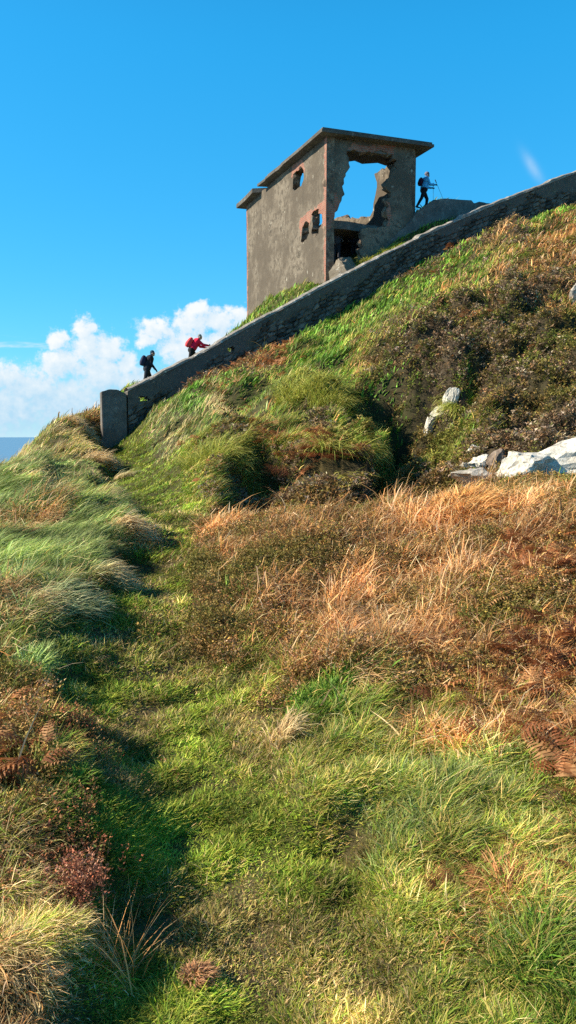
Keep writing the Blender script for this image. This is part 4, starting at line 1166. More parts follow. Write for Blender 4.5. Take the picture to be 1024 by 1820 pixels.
# ------------------------------------------------------------------ boundary wall of rough stone
def build_boundary():
    root = empty('boundary_wall', (float(WALL_P[0, 0]), float(WALL_P[0, 1]), float(WALL_P[0, 2] - 1.4)))
    tag(root, 'long rough stone wall with a pale coping climbing the hillside', 'wall')
    M = Matrix.Translation(-root.location)
    # smooth resampled centre line
    seg = np.linalg.norm(np.diff(WALL_P[:, :2], axis=0), axis=1); cum = np.concatenate([[0], np.cumsum(seg)])
    s = np.arange(0, cum[-1], 0.055)
    def sm(y):
        y = np.interp(s, cum, y); k = np.ones(41) / 41
        return np.convolve(np.pad(y, 20, mode='reflect', reflect_type='odd'), k, 'valid')
    X, Y, Z = sm(WALL_P[:, 0]), sm(WALL_P[:, 1]), sm(WALL_P[:, 2])
    tx, ty = np.gradient(X), np.gradient(Y); tl = np.hypot(tx, ty); tx /= tl; ty /= tl
    nx, ny = ty, -tx        # towards the camera
    gh = np.minimum(ground_h(X + nx * .3, Y + ny * .3), ground_h(X - nx * .3, Y - ny * .3))
    ztop = Z - 0.13
    zbot = np.minimum(gh - .35, ztop - 1.3)
    nz = 44
    f = np.linspace(0, 1, nz)
    S = np.repeat(s[:, None], nz, 1)
    ZZ = zbot[:, None] + (ztop - zbot)[:, None] * f[None]
    # stone cells
    su, sv = .30, .17
    sheared = ZZ - np.interp(s, cum, WALL_P[:, 2])[:, None] * 0.85
    gx, gy = S / su, sheared / sv
    ix, iy = np.floor(gx).astype(int), np.floor(gy).astype(int)
    F1 = np.full(S.shape, 9.0); F2 = np.full(S.shape, 9.0); ID = np.zeros(S.shape, int)
    rg = np.random.default_rng(5); tabx = rg.uniform(.1, .9, 8192); taby = rg.uniform(.15, .85, 8192); tabh = rg.uniform(0, 1, 8192)
    for dx in (-1, 0, 1):
        for dy in (-1, 0, 1):
            cx, cy = ix + dx, iy + dy
            hsh = (cx * 7919 + cy * 104729) % 8192
            d = np.hypot(gx - cx - tabx[hsh], gy - cy - taby[hsh])
            m1 = d < F1
            F2 = np.where(m1, F1, np.minimum(F2, d)); ID = np.where(m1, hsh, ID); F1 = np.where(m1, d, F1)
    rel = sstep(0.02, .30, F2 - F1) * (.05 + .07 * tabh[ID]) + .02 * fbm(S * 5, ZZ * 5)
    # smooth cement patches along the top and at the low end
    cem = sstep(.70, .90, f[None] + .35 * fbm(S * .6, ZZ * .6) + .30 * sstep(9, 2, S))
    rel = rel * (1 - cem) + .075 * cem
    colr = np.array([(.105, .086, .073), (.14, .12, .10), (.07, .06, .052), (.19, .155, .128), (.12, .106, .092)])[ID % 5] * (.7 + .6 * tabh[(ID * 3) % 8192])[..., None]
    gap = sstep(.10, .0, F2 - F1)[..., None]
    colr = colr * (1 - gap) + np.array([.05, .045, .035]) * gap
    colr = colr * (1 - cem[..., None]) + np.array([.115, .102, .09]) * cem[..., None]
    T = .19
    fr = np.stack([X[:, None] + nx[:, None] * (T + rel), Y[:, None] + ny[:, None] * (T + rel), ZZ], -1)
    bk = np.stack([X[:, None] - nx[:, None] * (T + rel[::-1]), Y[:, None] - ny[:, None] * (T + rel[::-1]), ZZ], -1)
    n = len(s)
    keep = np.ones((n - 1, nz - 1), bool)
    cen = (fr[:-1, :-1] + fr[1:, 1:]) / 2
    cu_, cv_, _ = proj(cen)
    for hp in ([(247, 706), (252, 704), (263, 705), (264, 708), (270, 711), (262, 713), (250, 713)], [(406, 619), (412, 615), (417, 618), (416, 625), (410, 626), (406, 623)]):
        keep &= ~inside(cu_.ravel(), cv_.ravel(), hp).reshape(cu_.shape)
    vid = np.arange(n * nz).reshape(n, nz)
    q = np.stack([vid[:-1, :-1], vid[1:, :-1], vid[1:, 1:], vid[:-1, 1:]], -1)[keep]
    off = n * nz
    faces = [q, q[:, ::-1] + off]
    kp = np.pad(keep, 1)
    ii, jj = np.where(keep)
    side = []
    for di, dj, (a, c) in ((-1, 0, ((0, 0), (0, 1))), (1, 0, ((1, 1), (1, 0))), (0, -1, ((1, 0), (0, 0))), (0, 1, ((0, 1), (1, 1)))):
        mk = ~kp[ii + 1 + di, jj + 1 + dj]
        A_ = vid[ii[mk] + a[0], jj[mk] + a[1]]; B_ = vid[ii[mk] + c[0], jj[mk] + c[1]]
        side.append(np.stack([A_, B_, B_ + off, A_ + off], -1))
    Q = np.vstack(faces + side)
    co = np.vstack([fr.reshape(-1, 3), bk.reshape(-1, 3)])
    me = npmesh('stonework', co, Q.ravel(), np.arange(len(Q)) * 4, np.vstack([colr.reshape(-1, 3)] * 2), smooth=False)
    o = link('stonework', me, M_DRY, root); o.matrix_parent_inverse = M
    # coping: uneven cement strip on top
    rg = np.random.default_rng(9)
    k = np.arange(0, n, 3)
    segz = rg.normal(0, .022, 400)
    prof = [(-.30, 0), (-.29, .09), (-.12, .14), (.12, .14), (.29, .085), (.30, 0)]
    V = []
    for i in k:
        dz = segz[int(i * .055 / 1.1)] + rg.normal(0, .010)
        for w, h in prof:
            ww = w + rg.normal(0, .012)
            V.append((X[i] + nx[i] * ww, Y[i] + ny[i] * ww, ztop[i] + .003 + h + (dz if h else 0)))
    V = np.array(V); m_ = len(prof); Fq = []
    for i in range(len(k) - 1):
        for j in range(m_):
            Fq.append((i * m_ + j, i * m_ + (j + 1) % m_, (i + 1) * m_ + (j + 1) % m_, (i + 1) * m_ + j))
    Fq = np.array(Fq)
    me = npmesh('coping', V, Fq.ravel(), np.arange(len(Fq)) * 4, None, smooth=False)
    o = link('coping', me, M_COPING, root); o.matrix_parent_inverse = M
    # gate pier at the low end
    pz = empty('gate_pier', (X[0] - tx[0] * .46, Y[0] - ty[0] * .46, ground1(X[0] - tx[0] * .4, Y[0] - ty[0] * .4)), math.atan2(ty[0], tx[0]) - R(4))
    tag(pz, 'grey concrete gate pier with a humped top ending the stone wall', 'gate pier')
    zt = pt(203, 692, 26.6)[2] - pz.location.z
    bm = bmesh.new()
    hw, hd = .43, .29
    prof = [(-hw, -1.0), (hw, -1.0), (hw, zt - .15), (hw - .10, zt - .11), (hw - .3, zt - .01), (-hw + .26, zt + .0), (-hw + .08, zt - .07), (-hw, zt - .08)]
    f0 = [bm.verts.new((x, -hd, z)) for x, z in prof]; f1 = [bm.verts.new((x, hd, z)) for x, z in prof]
    bm.faces.new(f0); bm.faces.new(f1[::-1])
    for i in range(len(prof)): bm.faces.new((f0[i], f1[i], f1[(i + 1) % len(prof)], f0[(i + 1) % len(prof)]))
    bmesh.ops.recalc_face_normals(bm, faces=bm.faces)
    bmesh.ops.bevel(bm, geom=[e for e in bm.edges], offset=.025, segments=2, affect='EDGES')
    bm_obj('pier_shaft', bm, M_SLAB, pz)
    bm = bmesh.new()
    for x0, x1, y0, y1, z0, z1 in ((-hw - .05, hw - .5, -hd - .02, hd + .02, -.9, .05),):
        bmesh.ops.create_cube(bm, size=1, matrix=Matrix.Translation(((x0 + x1) / 2, (y0 + y1) / 2, (z0 + z1) / 2)) @ Matrix.Diagonal((x1 - x0, y1 - y0, z1 - z0, 1)))
    bm_obj('pier_footing', bm, M_SLAB, pz)


build_boundary()


# ------------------------------------------------------------------ concrete retaining wall (ramp) and fallen block
def build_ramp():
    A_, B_ = pt(640, 460, RAMP_PX[0][1]), pt(885, 362, RAMP_PX[1][1])
    O = A_[:2]; e = B_[:2] - A_[:2]; e = e / np.linalg.norm(e)
    top = [plane_hit(u, v, O, e) for u, v in [(640, 470), (655, 458), (679, 440), (702, 420), (722, 402), (740, 379), (750, 369), (768, 358), (786, 353), (812, 354), (838, 356), (842, 361), (864, 361), (886, 363), (930, 366)]]
    outer = [(top[0][0], 7.5)] + [(top[-1][0], 7.5)] + top[::-1]
    root = empty('retaining_wall', (float(O[0]), float(O[1]), 8.0))
    tag(root, 'dark concrete retaining wall with a stepped top between ruin and stone wall', 'wall')
    n_ = np.array([-e[1], e[0]])
    o = panel('wall_face', O, e, n_, ragged(outer, .2, .012, 21), [], .4, M_SLAB, root, [], .3, seed=20)
    o.matrix_parent_inverse = Matrix.Translation(-root.location)


build_ramp()


def fallen_block():
    P = [pt(584, 520, 31.4), pt(586, 484, 31.4), pt(598, 462, 31.8), pt(604, 459, 31.9), pt(612, 473, 31.2), pt(622, 492, 30.9), pt(626, 515, 30.9),
         pt(606, 457, 32.6), pt(624, 458, 32.8), pt(637, 478, 32.2), pt(640, 505, 32.0), pt(600, 520, 33.0)]
    bm = bmesh.new()
    for p in P: bm.verts.new(p)
    r_ = bmesh.ops.convex_hull(bm, input=bm.verts)
    bmesh.ops.delete(bm, geom=[v for v in bm.verts if not v.link_faces], context='VERTS')
    bmesh.ops.subdivide_edges(bm, edges=bm.edges[:], cuts=3, use_grid_fill=True)
    rg = np.random.default_rng(2)
    for v in bm.verts: v.co += Vector(rg.normal(0, .016, 3))
    c = sum((v.co for v in bm.verts), Vector()) / len(bm.verts)
    base = Vector((c.x, c.y, min(v.co.z for v in bm.verts)))
    for v in bm.verts: v.co -= base
    o = bm_obj('fallen_block', bm, M_BLOCK); o.location = base
    tag(o, 'wedge of fallen pale concrete at foot of the ruin doorway', 'rubble block')


fallen_block()


# ------------------------------------------------------------------ people
def cap_mesh(bm, p0, r0, p1, r1, sx=1.0, seg=14):
    p0, p1 = Vector(p0), Vector(p1)
    d = p1 - p0; L = d.length
    ax = d.normalized() if L > 1e-6 else Vector((0, 0, 1))
    q = ax.to_track_quat('Z', 'Y')
    rings = []
    for k in range(5): a = -math.pi / 2 + math.pi / 2 * k / 4; rings.append((r0 * math.sin(a), r0 * math.cos(a)))
    for k in range(1, 5): a = math.pi / 2 * k / 4; rings.append((L + r1 * math.sin(a), r1 * math.cos(a)))
    vs_ = []
    for z, rr in rings:
        vs_.append([bm.verts.new(p0 + q @ Vector((max(rr, 1e-4) * math.cos(2 * math.pi * i / seg), max(rr, 1e-4) * math.sin(2 * math.pi * i / seg), z))) for i in range(seg)])
    for a, b_ in zip(vs_[:-1], vs_[1:]):
        for i in range(seg): bm.faces.new((a[i], a[(i + 1) % seg], b_[(i + 1) % seg], b_[i]))
    bm.faces.new(vs_[0][::-1]); bm.faces.new(vs_[-1])


def cloth(name, col, rough=.8):
    return plain(name, col, rough, .2, .15, 30)


M_SKIN = plain('skin', (.50, .30, .22), .55, .3, .08, 40)
M_BOOT = cloth('boot_leather', (.04, .03, .025))
M_GLOVE = cloth('glove', (.02, .02, .022))
M_POLE = plain('pole_metal', (.10, .10, .11), .35, .5, .1, 20)


def person(loc, yaw, pose, mats, label, height=1.74, extras=()):
    """mats: dict jacket/trousers/hands/hair. Local frame: +x forward, +y left, z up."""
    k = height / 1.74
    lean = R(pose.get('lean', 5)); prims = []
    legs = pose['legs']; arms = pose['arms']
    th_l, sh_l = .43, .43
    low = 1e9; L_ = []
    for sd, (a, kn) in zip((1, -1), legs):
        a, kn = R(a), R(kn)
        hip = Vector((0, .095 * sd, 0))
        knee = hip + Vector((math.sin(a), .0, -math.cos(a))) * th_l
        b_ = a - kn
        ank = knee + Vector((math.sin(b_), 0, -math.cos(b_))) * sh_l
        toe = ank + Vector((math.cos(b_ * .5) * .17, .02 * sd, math.sin(b_ * .5) * .17 - .055)); heel = ank + Vector((-.05, 0, -.05))
        L_.append((hip, knee, ank, toe, heel)); low = min(low, toe.z - .03, heel.z - .035)
    pel = Vector((0, 0, -low))
    J = lambda v: (v + pel) * k
    for hip, knee, ank, toe, heel in L_:
        prims += [(J(hip), .095, J(knee), .062, 'trousers'), (J(knee), .062, J(ank), .045, 'trousers'), (J(heel), .038, J(toe), .032, 'boots'), (J(ank), .045, J(heel), .04, 'boots')]
    ca, sa = math.cos(lean), math.sin(lean)
    T = lambda x, y, z: J(Vector((x * ca + z * sa, y, -x * sa + z * ca)))
    prims += [(T(0, -.07, .0), .125, T(0, .07, .0), .125, 'trousers'), (T(0, -.06, .10), .13, T(0, .06, .10), .13, 'jacket'), (T(0, -.05, .22), .125, T(0, .05, .22), .125, 'jacket'),
              (T(.01, -.085, .40), .125, T(.01, .085, .40), .125, 'jacket'), (T(0, -.12, .48), .085, T(0, .12, .48), .085, 'jacket'), (T(0, 0, .10), .14, T(.01, 0, .42), .14, 'jacket'),
              (T(0, 0, .50), .062, T(.02, 0, .60), .056, 'hood')]
    hp = R(pose.get('head', 10)) + lean
    ch, sh = math.cos(hp), math.sin(hp)
    nb = Vector((.02, 0, .58)); nb = Vector((nb.x * ca + nb.z * sa, 0, -nb.x * sa + nb.z * ca))
    Hd = lambda x, y, z: J(nb + Vector((x * ch + z * sh, y, -x * sh + z * ch)))
    hc = 'hair' if pose.get('hat') else 'hair'
    prims += [(Hd(.0, 0, .13), .088, Hd(-.015, 0, .15), .098, hc), (Hd(.035, 0, .10), .075, Hd(.045, 0, .055), .058, 'skin'), (Hd(.045, 0, .14), .070, Hd(.05, 0, .10), .066, 'skin'),
              (Hd(.105, 0, .115), .014, Hd(.128, 0, .085), .017, 'skin'), (Hd(.10, -.02, .05), .012, Hd(.10, .02, .05), .012, 'skin'), (Hd(.0, .088, .11), .022, Hd(0, .092, .08), .016, 'skin'), (Hd(0, -.088, .11), .022, Hd(0, -.092, .08), .016, 'skin')]
    hands = []
    for sd, (a, el, out_) in zip((1, -1), arms):
        a = R(a); b_ = a + R(el); o_ = math.sin(R(out_))
        shd = Vector((0, .175 * sd, .475)); shd = Vector((shd.x * ca + shd.z * sa, shd.y, -shd.x * sa + shd.z * ca))
        elb = shd + Vector((math.sin(a), o_ * sd, -math.cos(a))).normalized() * .30
        wr = elb + Vector((math.sin(b_), -.1 * sd, -math.cos(b_))).normalized() * .25
        hd_ = (wr - elb).normalized()
        pal = wr + hd_ * .09
        prims += [(J(shd), .066, J(elb), .048, 'jacket'), (J(elb), .048, J(wr), .036, 'jacket'), (J(wr), .028, J(pal), .034, 'hands')]
        side = Vector((-hd_.z, 0, hd_.x)); lat = Vector((0, 1, 0)); palm_n = Vector((0, -sd, 0))
        for q in range(4):
            o0 = side * (-.027 + .018 * q); fl = (.034, .040, .038, .030)[q]
            b0 = pal + o0; m0 = b0 + hd_ * fl + palm_n * .012; e0 = m0 + hd_ * fl * .4 + palm_n * fl * .8
            prims += [(J(b0), .0095, J(m0), .009, 'hands'), (J(m0), .009, J(e0), .0085, 'hands')]
        t0 = wr + hd_ * .04 + side * .03; t1 = t0 + side * .022 + hd_ * .028 + palm_n * .02
        prims += [(J(t0), .012, J(t1), .0095, 'hands')]
        hands.append(J(pal))
    fat = dict(jacket=1.32, trousers=1.28, skin=1.06, hair=1.08)
    prims = [(a_, b_ * fat.get(e_, 1), c_, d_ * fat.get(e_, 1), e_) for a_, b_, c_, d_, e_ in prims]
    bm = bmesh.new()
    for p0, r0, p1, r1, _ in prims: cap_mesh(bm, p0, r0 * k, p1, r1 * k)
    me = bpy.data.meshes.new('person'); bm.to_mesh(me); bm.free()
    tmp = bpy.data.objects.new('person_source', me); COL.objects.link(tmp)
    md = tmp.modifiers.new('r', 'REMESH'); md.mode = 'VOXEL'; md.voxel_size = .0115; md.use_smooth_shade = True
    s2 = tmp.modifiers.new('s', 'SMOOTH'); s2.factor = .5; s2.iterations = 3
    dg = bpy.context.evaluated_depsgraph_get(); dg.update()
    me2 = bpy.data.meshes.new_from_object(tmp.evaluated_get(dg))
    bpy.data.objects.remove(tmp); bpy.data.meshes.remove(me)
    me2.materials.clear()
    names = ['jacket', 'trousers', 'skin', 'hands', 'hair', 'boots', 'hood']
    for nm in names: me2.materials.append(mats[nm])
    n = len(me2.polygons); c = np.empty(n * 3); me2.polygons.foreach_get('center', c); c = c.reshape(-1, 3)
    best = np.full(n, 1e9); lab = np.zeros(n, np.int32)
    for p0, r0, p1, r1, nm in prims:
        a = np.array(p0); d = np.array(p1) - a; L2 = d @ d + 1e-9
        t = np.clip((c - a) @ d / L2, 0, 1)
        ds = np.linalg.norm(c - a - t[:, None] * d, axis=1) - (r0 + (r1 - r0) * t) * k
        if nm == 'skin': ds -= .004
        m_ = ds < best; best[m_] = ds[m_]; lab[m_] = names.index(nm)
    me2.polygons.foreach_set('material_index', lab)
    me2.polygons.foreach_set('use_smooth', np.ones(n, bool)); me2.update()
    me2.name = 'person'
    o = bpy.data.objects.new('person', me2); COL.objects.link(o)
    o.location = loc; o.rotation_euler = (0, 0, yaw)
    tag(o, label, 'person')
    # eyes
    for sd in (1, -1):
        bm = bmesh.new(); bmesh.ops.create_uvsphere(bm, u_segments=8, v_segments=6, radius=.011 * k, matrix=Matrix.Translation(Hd(.108, .03 * sd, .115)))
        bm_obj('eye', bm, M_GLOVE, o, True)
    if 'pack' in extras:
        bm = bmesh.new()
        pk = extras['pack']
        for z0, z1, rr, w in ((.12, .30, .10, .10), (.28, .44, .105, .09), (.42, .50, .08, .08), (.14, .26, .075, .09)):
            pass
        W_, D_, B0, B1 = pk['w'], pk['d'], pk['z0'], pk['z1']
        nz_, na_ = 10, 16; rings = []
        for i in range(nz_ + 1):
            f = i / nz_; sc = (math.sin(math.pi * min(max(f * .9 + .07, 0.03), .97))) ** .35
            ring = []
            for j in range(na_):
                an = 2 * math.pi * j / na_
                x = math.copysign(abs(math.cos(an)) ** .6, math.cos(an)) * D_ * sc * (1.12 if f < .5 else 1); y = math.copysign(abs(math.sin(an)) ** .6, math.sin(an)) * W_ * sc
                ring.append(bm.verts.new(T(-.14 - D_ + x, y, B0 + (B1 - B0) * f)))
            rings.append(ring)
        for a, b_ in zip(rings[:-1], rings[1:]):
            for j in range(na_): bm.faces.new((a[j], a[(j + 1) % na_], b_[(j + 1) % na_], b_[j]))
        bm.faces.new(rings[0][::-1]); bm.faces.new(rings[-1])
        po = bm_obj('backpack', bm, pk['mat'], o, True)
        for sd in (1, -1):
            bm = bmesh.new()
            pts_ = [(-.13, .09 * sd, .20), (-.05, .15 * sd, .14), (.10, .13 * sd, .22), (.145, .10 * sd, .38), (.06, .10 * sd, .555), (-.06, .09 * sd, .56), (-.14, .08 * sd, .46)]
            for a, b_ in zip(pts_[:-1], pts_[1:]): cap_mesh(bm, T(*a), .014 * k, T(*b_), .014 * k, seg=8)
            bm_obj('strap', bm, pk['mat'], po, True)
    if 'belt' in extras:
        bm = bmesh.new()
        for j in range(18):
            a0, a1 = 2 * math.pi * j / 18, 2 * math.pi * (j + 1) / 18
            q0, q1 = T(.145 * math.cos(a0), .20 * math.sin(a0), .05), T(.145 * math.cos(a1), .20 * math.sin(a1), .05)
            cap_mesh(bm, q0, .018 * k, q1, .018 * k, seg=8)
        bm_obj('waistband', bm, extras['belt'], o, True)
    if 'hat' in extras:
        bm = bmesh.new(); bmesh.ops.create_uvsphere(bm, u_segments=20, v_segments=12, radius=.118 * k, matrix=Matrix.Translation(Hd(-.008, 0, .155)) @ Matrix.Rotation(hp, 4, 'Y'))
        ctr = Hd(-.008, 0, .155); up = (Hd(0, 0, .2) - Hd(0, 0, .1)).normalized(); fw = (Hd(.1, 0, .1) - Hd(0, 0, .1)).normalized()
        dl = [v for v in bm.verts if (v.co - ctr).dot(up) - .25 * (v.co - ctr).dot(fw) < -.028]
        bmesh.ops.delete(bm, geom=dl, context='VERTS')
        ho = bm_obj('hat', bm, extras['hat'], o, True)
        if extras.get('brim'):
            bm = bmesh.new(); cap_mesh(bm, Hd(.10, -.05, .15), .012 * k, Hd(.10, .05, .15), .012 * k); cap_mesh(bm, Hd(.16, -.035, .14), .010 * k, Hd(.16, .035, .14), .010 * k)
            bmesh.ops.convex_hull(bm, input=bm.verts); bm_obj('brim', bm, extras['hat'], ho, True)
    bpy.context.view_layer.update()
    return o, [o.matrix_world @ h for h in hands]


def pole(p0, p1, label, grip=.12):
    p0, p1 = Vector(p0), Vector(p1)
    root = empty('walking_pole', p1)
    bm = bmesh.new(); cap_mesh(bm, p0 - p1, .009, Vector((0, 0, 0)), .006, seg=8)
    bm_obj('shaft', bm, M_POLE, root, True)
    d = (p0 - p1).normalized()
    bm = bmesh.new(); cap_mesh(bm, p0 - p1 - d * grip * .6, .017, p0 - p1 + d * grip * .5, .021, seg=10); bm_obj('grip', bm, M_GLOVE, root, True)
    bm = bmesh.new(); cap_mesh(bm, d * .07, .03, d * .085, .03, seg=10); bm_obj('basket', bm, M_GLOVE, root, True)
    tag(root, label, 'walking pole')


def on_ground(u, t):
    x = (u - CU) / FOC * t
    y = t
    for _ in range(4):
        z = ground1(x, y); tt = y * CP - (z - EYE[2]) * SP
        y += (t - tt)
    return x, y, ground1(x, y)


def stand(u, vfeet, t, sink=0.0):
    p = pt(u, vfeet, t); return Vector((p[0], p[1], p[2]))


# hiker in black behind the low end of the wall
black = dict(jacket=cloth('black_jacket', (.016, .018, .024)), trousers=cloth('dark_trousers', (.018, .022, .032)), skin=M_SKIN, hands=M_GLOVE, hair=cloth('teal_hood', (.03, .09, .13)), boots=M_BOOT, hood=cloth('grey_collar', (.05, .05, .07)))
p1, h1 = person(stand(262, 694, 33.5), R(22), dict(lean=16, head=14, legs=[(24, 30), (-12, 14)], arms=[(-18, 20, 8), (6, 34, 6)]), black,
                'hiker in black with a dark backpack walking behind low end of the wall', 1.78,
                dict(pack=dict(w=.16, d=.11, z0=.06, z1=.50, mat=cloth('navy_pack', (.022, .026, .06))), belt=cloth('pale_band', (.35, .36, .38))))
pole(h1[0], h1[0] + Vector((-.28, .05, -.78)), 'thin dark walking pole trailing behind the black clad hiker')
# hiker in red
red = dict(jacket=cloth('red_jacket', (.80, .015, .06)), trousers=cloth('black_trousers', (.016, .016, .018)), skin=M_SKIN, hands=M_SKIN, hair=cloth('grey_hair', (.30, .31, .32)), boots=M_BOOT, hood=cloth('red_hood', (.80, .015, .08)))
p2, h2 = person(stand(341, 658, 33.8), R(20), dict(lean=32, head=-4, legs=[(38, 34), (-14, 16)], arms=[(42, 40, 6), (52, 34, 4)]), red,
                'hiker in a red jacket and red pack bending forward behind the wall', 1.70,
                dict(pack=dict(w=.17, d=.12, z0=.00, z1=.46, mat=cloth('coral_pack', (.85, .07, .08))), belt=cloth('grey_band', (.22, .22, .22))))
pole(h2[1], h2[1] + Vector((.18, 0, -.9)), 'pale grey walking pole planted ahead of the red jacketed hiker')
# hiker in blue on the top of the retaining wall
blue = dict(jacket=cloth('blue_jacket', (.10, .48, .80)), trousers=cloth('walking_trousers', (.022, .017, .02)), skin=M_SKIN, hands=M_GLOVE, hair=cloth('grey_beanie', (.20, .20, .26)), boots=M_BOOT, hood=cloth('blue_hood', (.09, .42, .72)))
p3, h3 = person(stand(753, 372.5, 35.2), R(12), dict(lean=10, head=0, legs=[(28, 34), (-20, 10)], arms=[(22, 62, 4), (26, 66, 4)]), blue,
                'hiker in a light blue jacket on the skyline right of the ruin', 1.70,
                dict(pack=dict(w=.15, d=.10, z0=.14, z1=.50, mat=cloth('maroon_pack', (.05, .012, .03))), hat=cloth('grey_hat', (.17, .17, .22))))
pole(h3[0] + Vector((0, 0, .16)), h3[0] + Vector((.02, 0, -.86)), 'upright walking pole held by the blue jacketed hiker')
pole(h3[1] + Vector((-.03, 0, .16)), h3[1] + Vector((.42, .0, -.84)), 'slanting walking pole ahead of the blue jacketed hiker')
# two people standing in the dark doorway
g1 = dict(jacket=cloth('grey_fleece', (.12, .14, .18)), trousers=cloth('slate_trousers', (.06, .06, .075)), skin=M_SKIN, hands=M_SKIN, hair=cloth('fair_hair', (.30, .22, .14)), boots=M_BOOT, hood=cloth('grey_collar', (.12, .14, .18)))
q = pt(598, 472, 34.2)
person(Vector((q[0], q[1], q[2])), R(-75), dict(lean=3, head=6, legs=[(6, 4), (-4, 3)], arms=[(8, 60, 10), (6, 40, 10)]), g1, 'person in a grey top standing at left inside the ruin doorway', 1.72)
g2 = dict(jacket=cloth('navy_coat', (.035, .05, .085)), trousers=cloth('ink_trousers', (.03, .03, .038)), skin=M_SKIN, hands=M_SKIN, hair=cloth('brown_hair', (.08, .05, .035)), boots=M_BOOT, hood=cloth('navy_collar', (.035, .05, .085)))
q = pt(630, 470, 34.6)
person(Vector((q[0], q[1], q[2])), R(-110), dict(lean=2, head=14, legs=[(4, 3), (-5, 4)], arms=[(4, 30, 10), (6, 50, 10)]), g2, 'person in a dark coat and cap standing at right inside the ruin doorway', 1.78, dict(hat=cloth('blue_cap', (.05, .07, .11)), brim=True))


# ------------------------------------------------------------------ single plants
def own(name, arrs, mat, base, label, cat, group=None):
    v, l, s, c = join(arrs)
    o = link(name, npmesh(name, v - np.array(base), l, s, c), mat); o.location = base
    return tag(o, label, cat, group)


def tussock(u, v, rad, n, L, cols, tips, label, cat='grass tussock', droop=(20, 120), wid=.004, up=.05, bias=.5, name='grass_tussock'):
    g = march(u, v, ground_h)
    a = RNG.uniform(0, 2 * math.pi, n); rr = rad * np.sqrt(RNG.uniform(0, 1, n)) * .7
    x = g[0] + rr * np.cos(a); y = g[1] + rr * np.sin(a)
    z = ground_h(x, y) + up * (1 - (rr / rad) ** 2)
    az = math.pi / 2 - a
    az = np.arctan2((1 - bias) * np.sin(az) + bias * math.sin(WIND) + RNG.normal(0, .25, n), (1 - bias) * np.cos(az) + bias * math.cos(WIND) + RNG.normal(0, .25, n))
    r = math.hypot(g[0], g[1])
    L = L * min(1, .5 + .04 * r)
    arr = blades(np.stack([x, y, z - .02], -1), L * RNG.uniform(.55, 1.2, n), wid * (1 + r / 5) * RNG.uniform(.6, 1.3, n), az, R(1) * RNG.normal(droop[0], 14, n), R(1) * RNG.normal(droop[1], 16, n), pick(cols, n), pick(tips, n), 4, .12)
    own(name, [arr], M_GRASS, (g[0], g[1], g[2]), label, cat)


STRAW = [(.34, .25, .11), (.28, .19, .09), (.42, .32, .16)]; STRAWT = [(.56, .44, .25), (.46, .33, .17)]
PALE = [(.12, .19, .06), (.18, .22, .08)]; PALET = [(.30, .32, .17), (.40, .36, .2)]
TAN = [(.40, .19, .05), (.34, .15, .04)]; TANT = [(.6, .38, .16), (.5, .27, .09)]
YG = [(.16, .19, .03), (.22, .22, .04)]; YGT = [(.36, .31, .08), (.24, .26, .05)]
tussock(226, 944, .2, 700, .34, STRAW, STRAWT, 'small straw coloured tussock overhanging left edge of the path', up=.02, droop=(48, 112), bias=.86)
tussock(60, 918, .32, 600, .36, TAN, STRAWT, 'rust and straw tussock lying on the left green slope', up=.0, droop=(55, 105))
tussock(105, 1075, .26, 1100, .32, PALE, PALET, 'pale green tussock on the bank corner above the shaded path', up=.02, droop=(48, 112), bias=.86)
tussock(30, 1080, .3, 800, .30, STRAW, STRAWT, 'dry brown tussock at left edge beside the pale green one', up=.02, droop=(48, 112), bias=.86)
tussock(185, 1030, .18, 700, .32, PALE, STRAWT, 'straw tipped tussock between bank corner and path', up=.02, droop=(48, 112), bias=.86)
tussock(170, 818, .55, 900, .4, STRAW, STRAWT, 'broad dead straw tussock below the gate pier', up=.02, droop=(48, 112), bias=.86)
tussock(214, 850, .26, 350, .42, STRAW, PALET, 'dry tussock above the bend where the path narrows', up=.02, droop=(48, 112), bias=.86)
tussock(150, 766, .8, 700, .3, STRAW, STRAWT, 'long straw ridge of grass left of the gate pier')
tussock(600, 722, 1.0, 2200, .7, YG, YGT, 'rounded yellow green tussock overhanging a dark hollow')
tussock(395, 812, .9, 2200, .6, YG, YGT, 'yellow green tussock on top of the dark earth bank')
tussock(545, 690, 1.0, 1800, .6, YG, YGT, 'pale mound of combed grass mid slope')
tussock(826, 734, .42, 1900, .55, [(.13, .19, .02), (.2, .22, .03)], YGT, 'bright green grass tuft hanging beside white quartz rocks', droop=(40, 150), bias=.2)
tussock(775, 838, .45, 1600, .42, [(.14, .17, .02), (.24, .2, .05)], YGT, 'yellow green tuft low in the dark gully', droop=(30, 150), bias=.2)
tussock(640, 1200, .22, 1000, .34, TAN, STRAWT, 'orange tussock arching over a shadow below the bank', up=.02, droop=(45, 118), bias=.7)
tussock(830, 905, .5, 1500, .38, TAN, TANT, 'golden dry tussock on crest of the brown bank')
tussock(600, 800, .7, 1500, .6, YG, YGT, 'green tussock hanging over the rim of the dark gully left side', droop=(35, 140))
tussock(500, 1320, .10, 110, .26, STRAW, STRAWT, 'narrow upright wisp of pale straw beside the path', droop=(10, 110))
tussock(660, 465, .7, 800, .5, YG, [(.4, .36, .08)], 'lime and gold grass clump behind the coping below the ruin')
tussock(688, 452, .6, 700, .5, [(.12, .17, .02)], YGT, 'green grass clump just behind the coping beside the ramp')
tussock(603, 458, .3, 260, .25, YG, YGT, 'small green tuft growing on top of the fallen block')
tussock(350, 1745, .07, 300, .07, [(.26, .12, .05), (.18, .09, .04)], [(.36, .2, .1)], 'brown dead moss tuft at the shaded path edge', 'moss tuft', name='moss_tuft', up=.05)

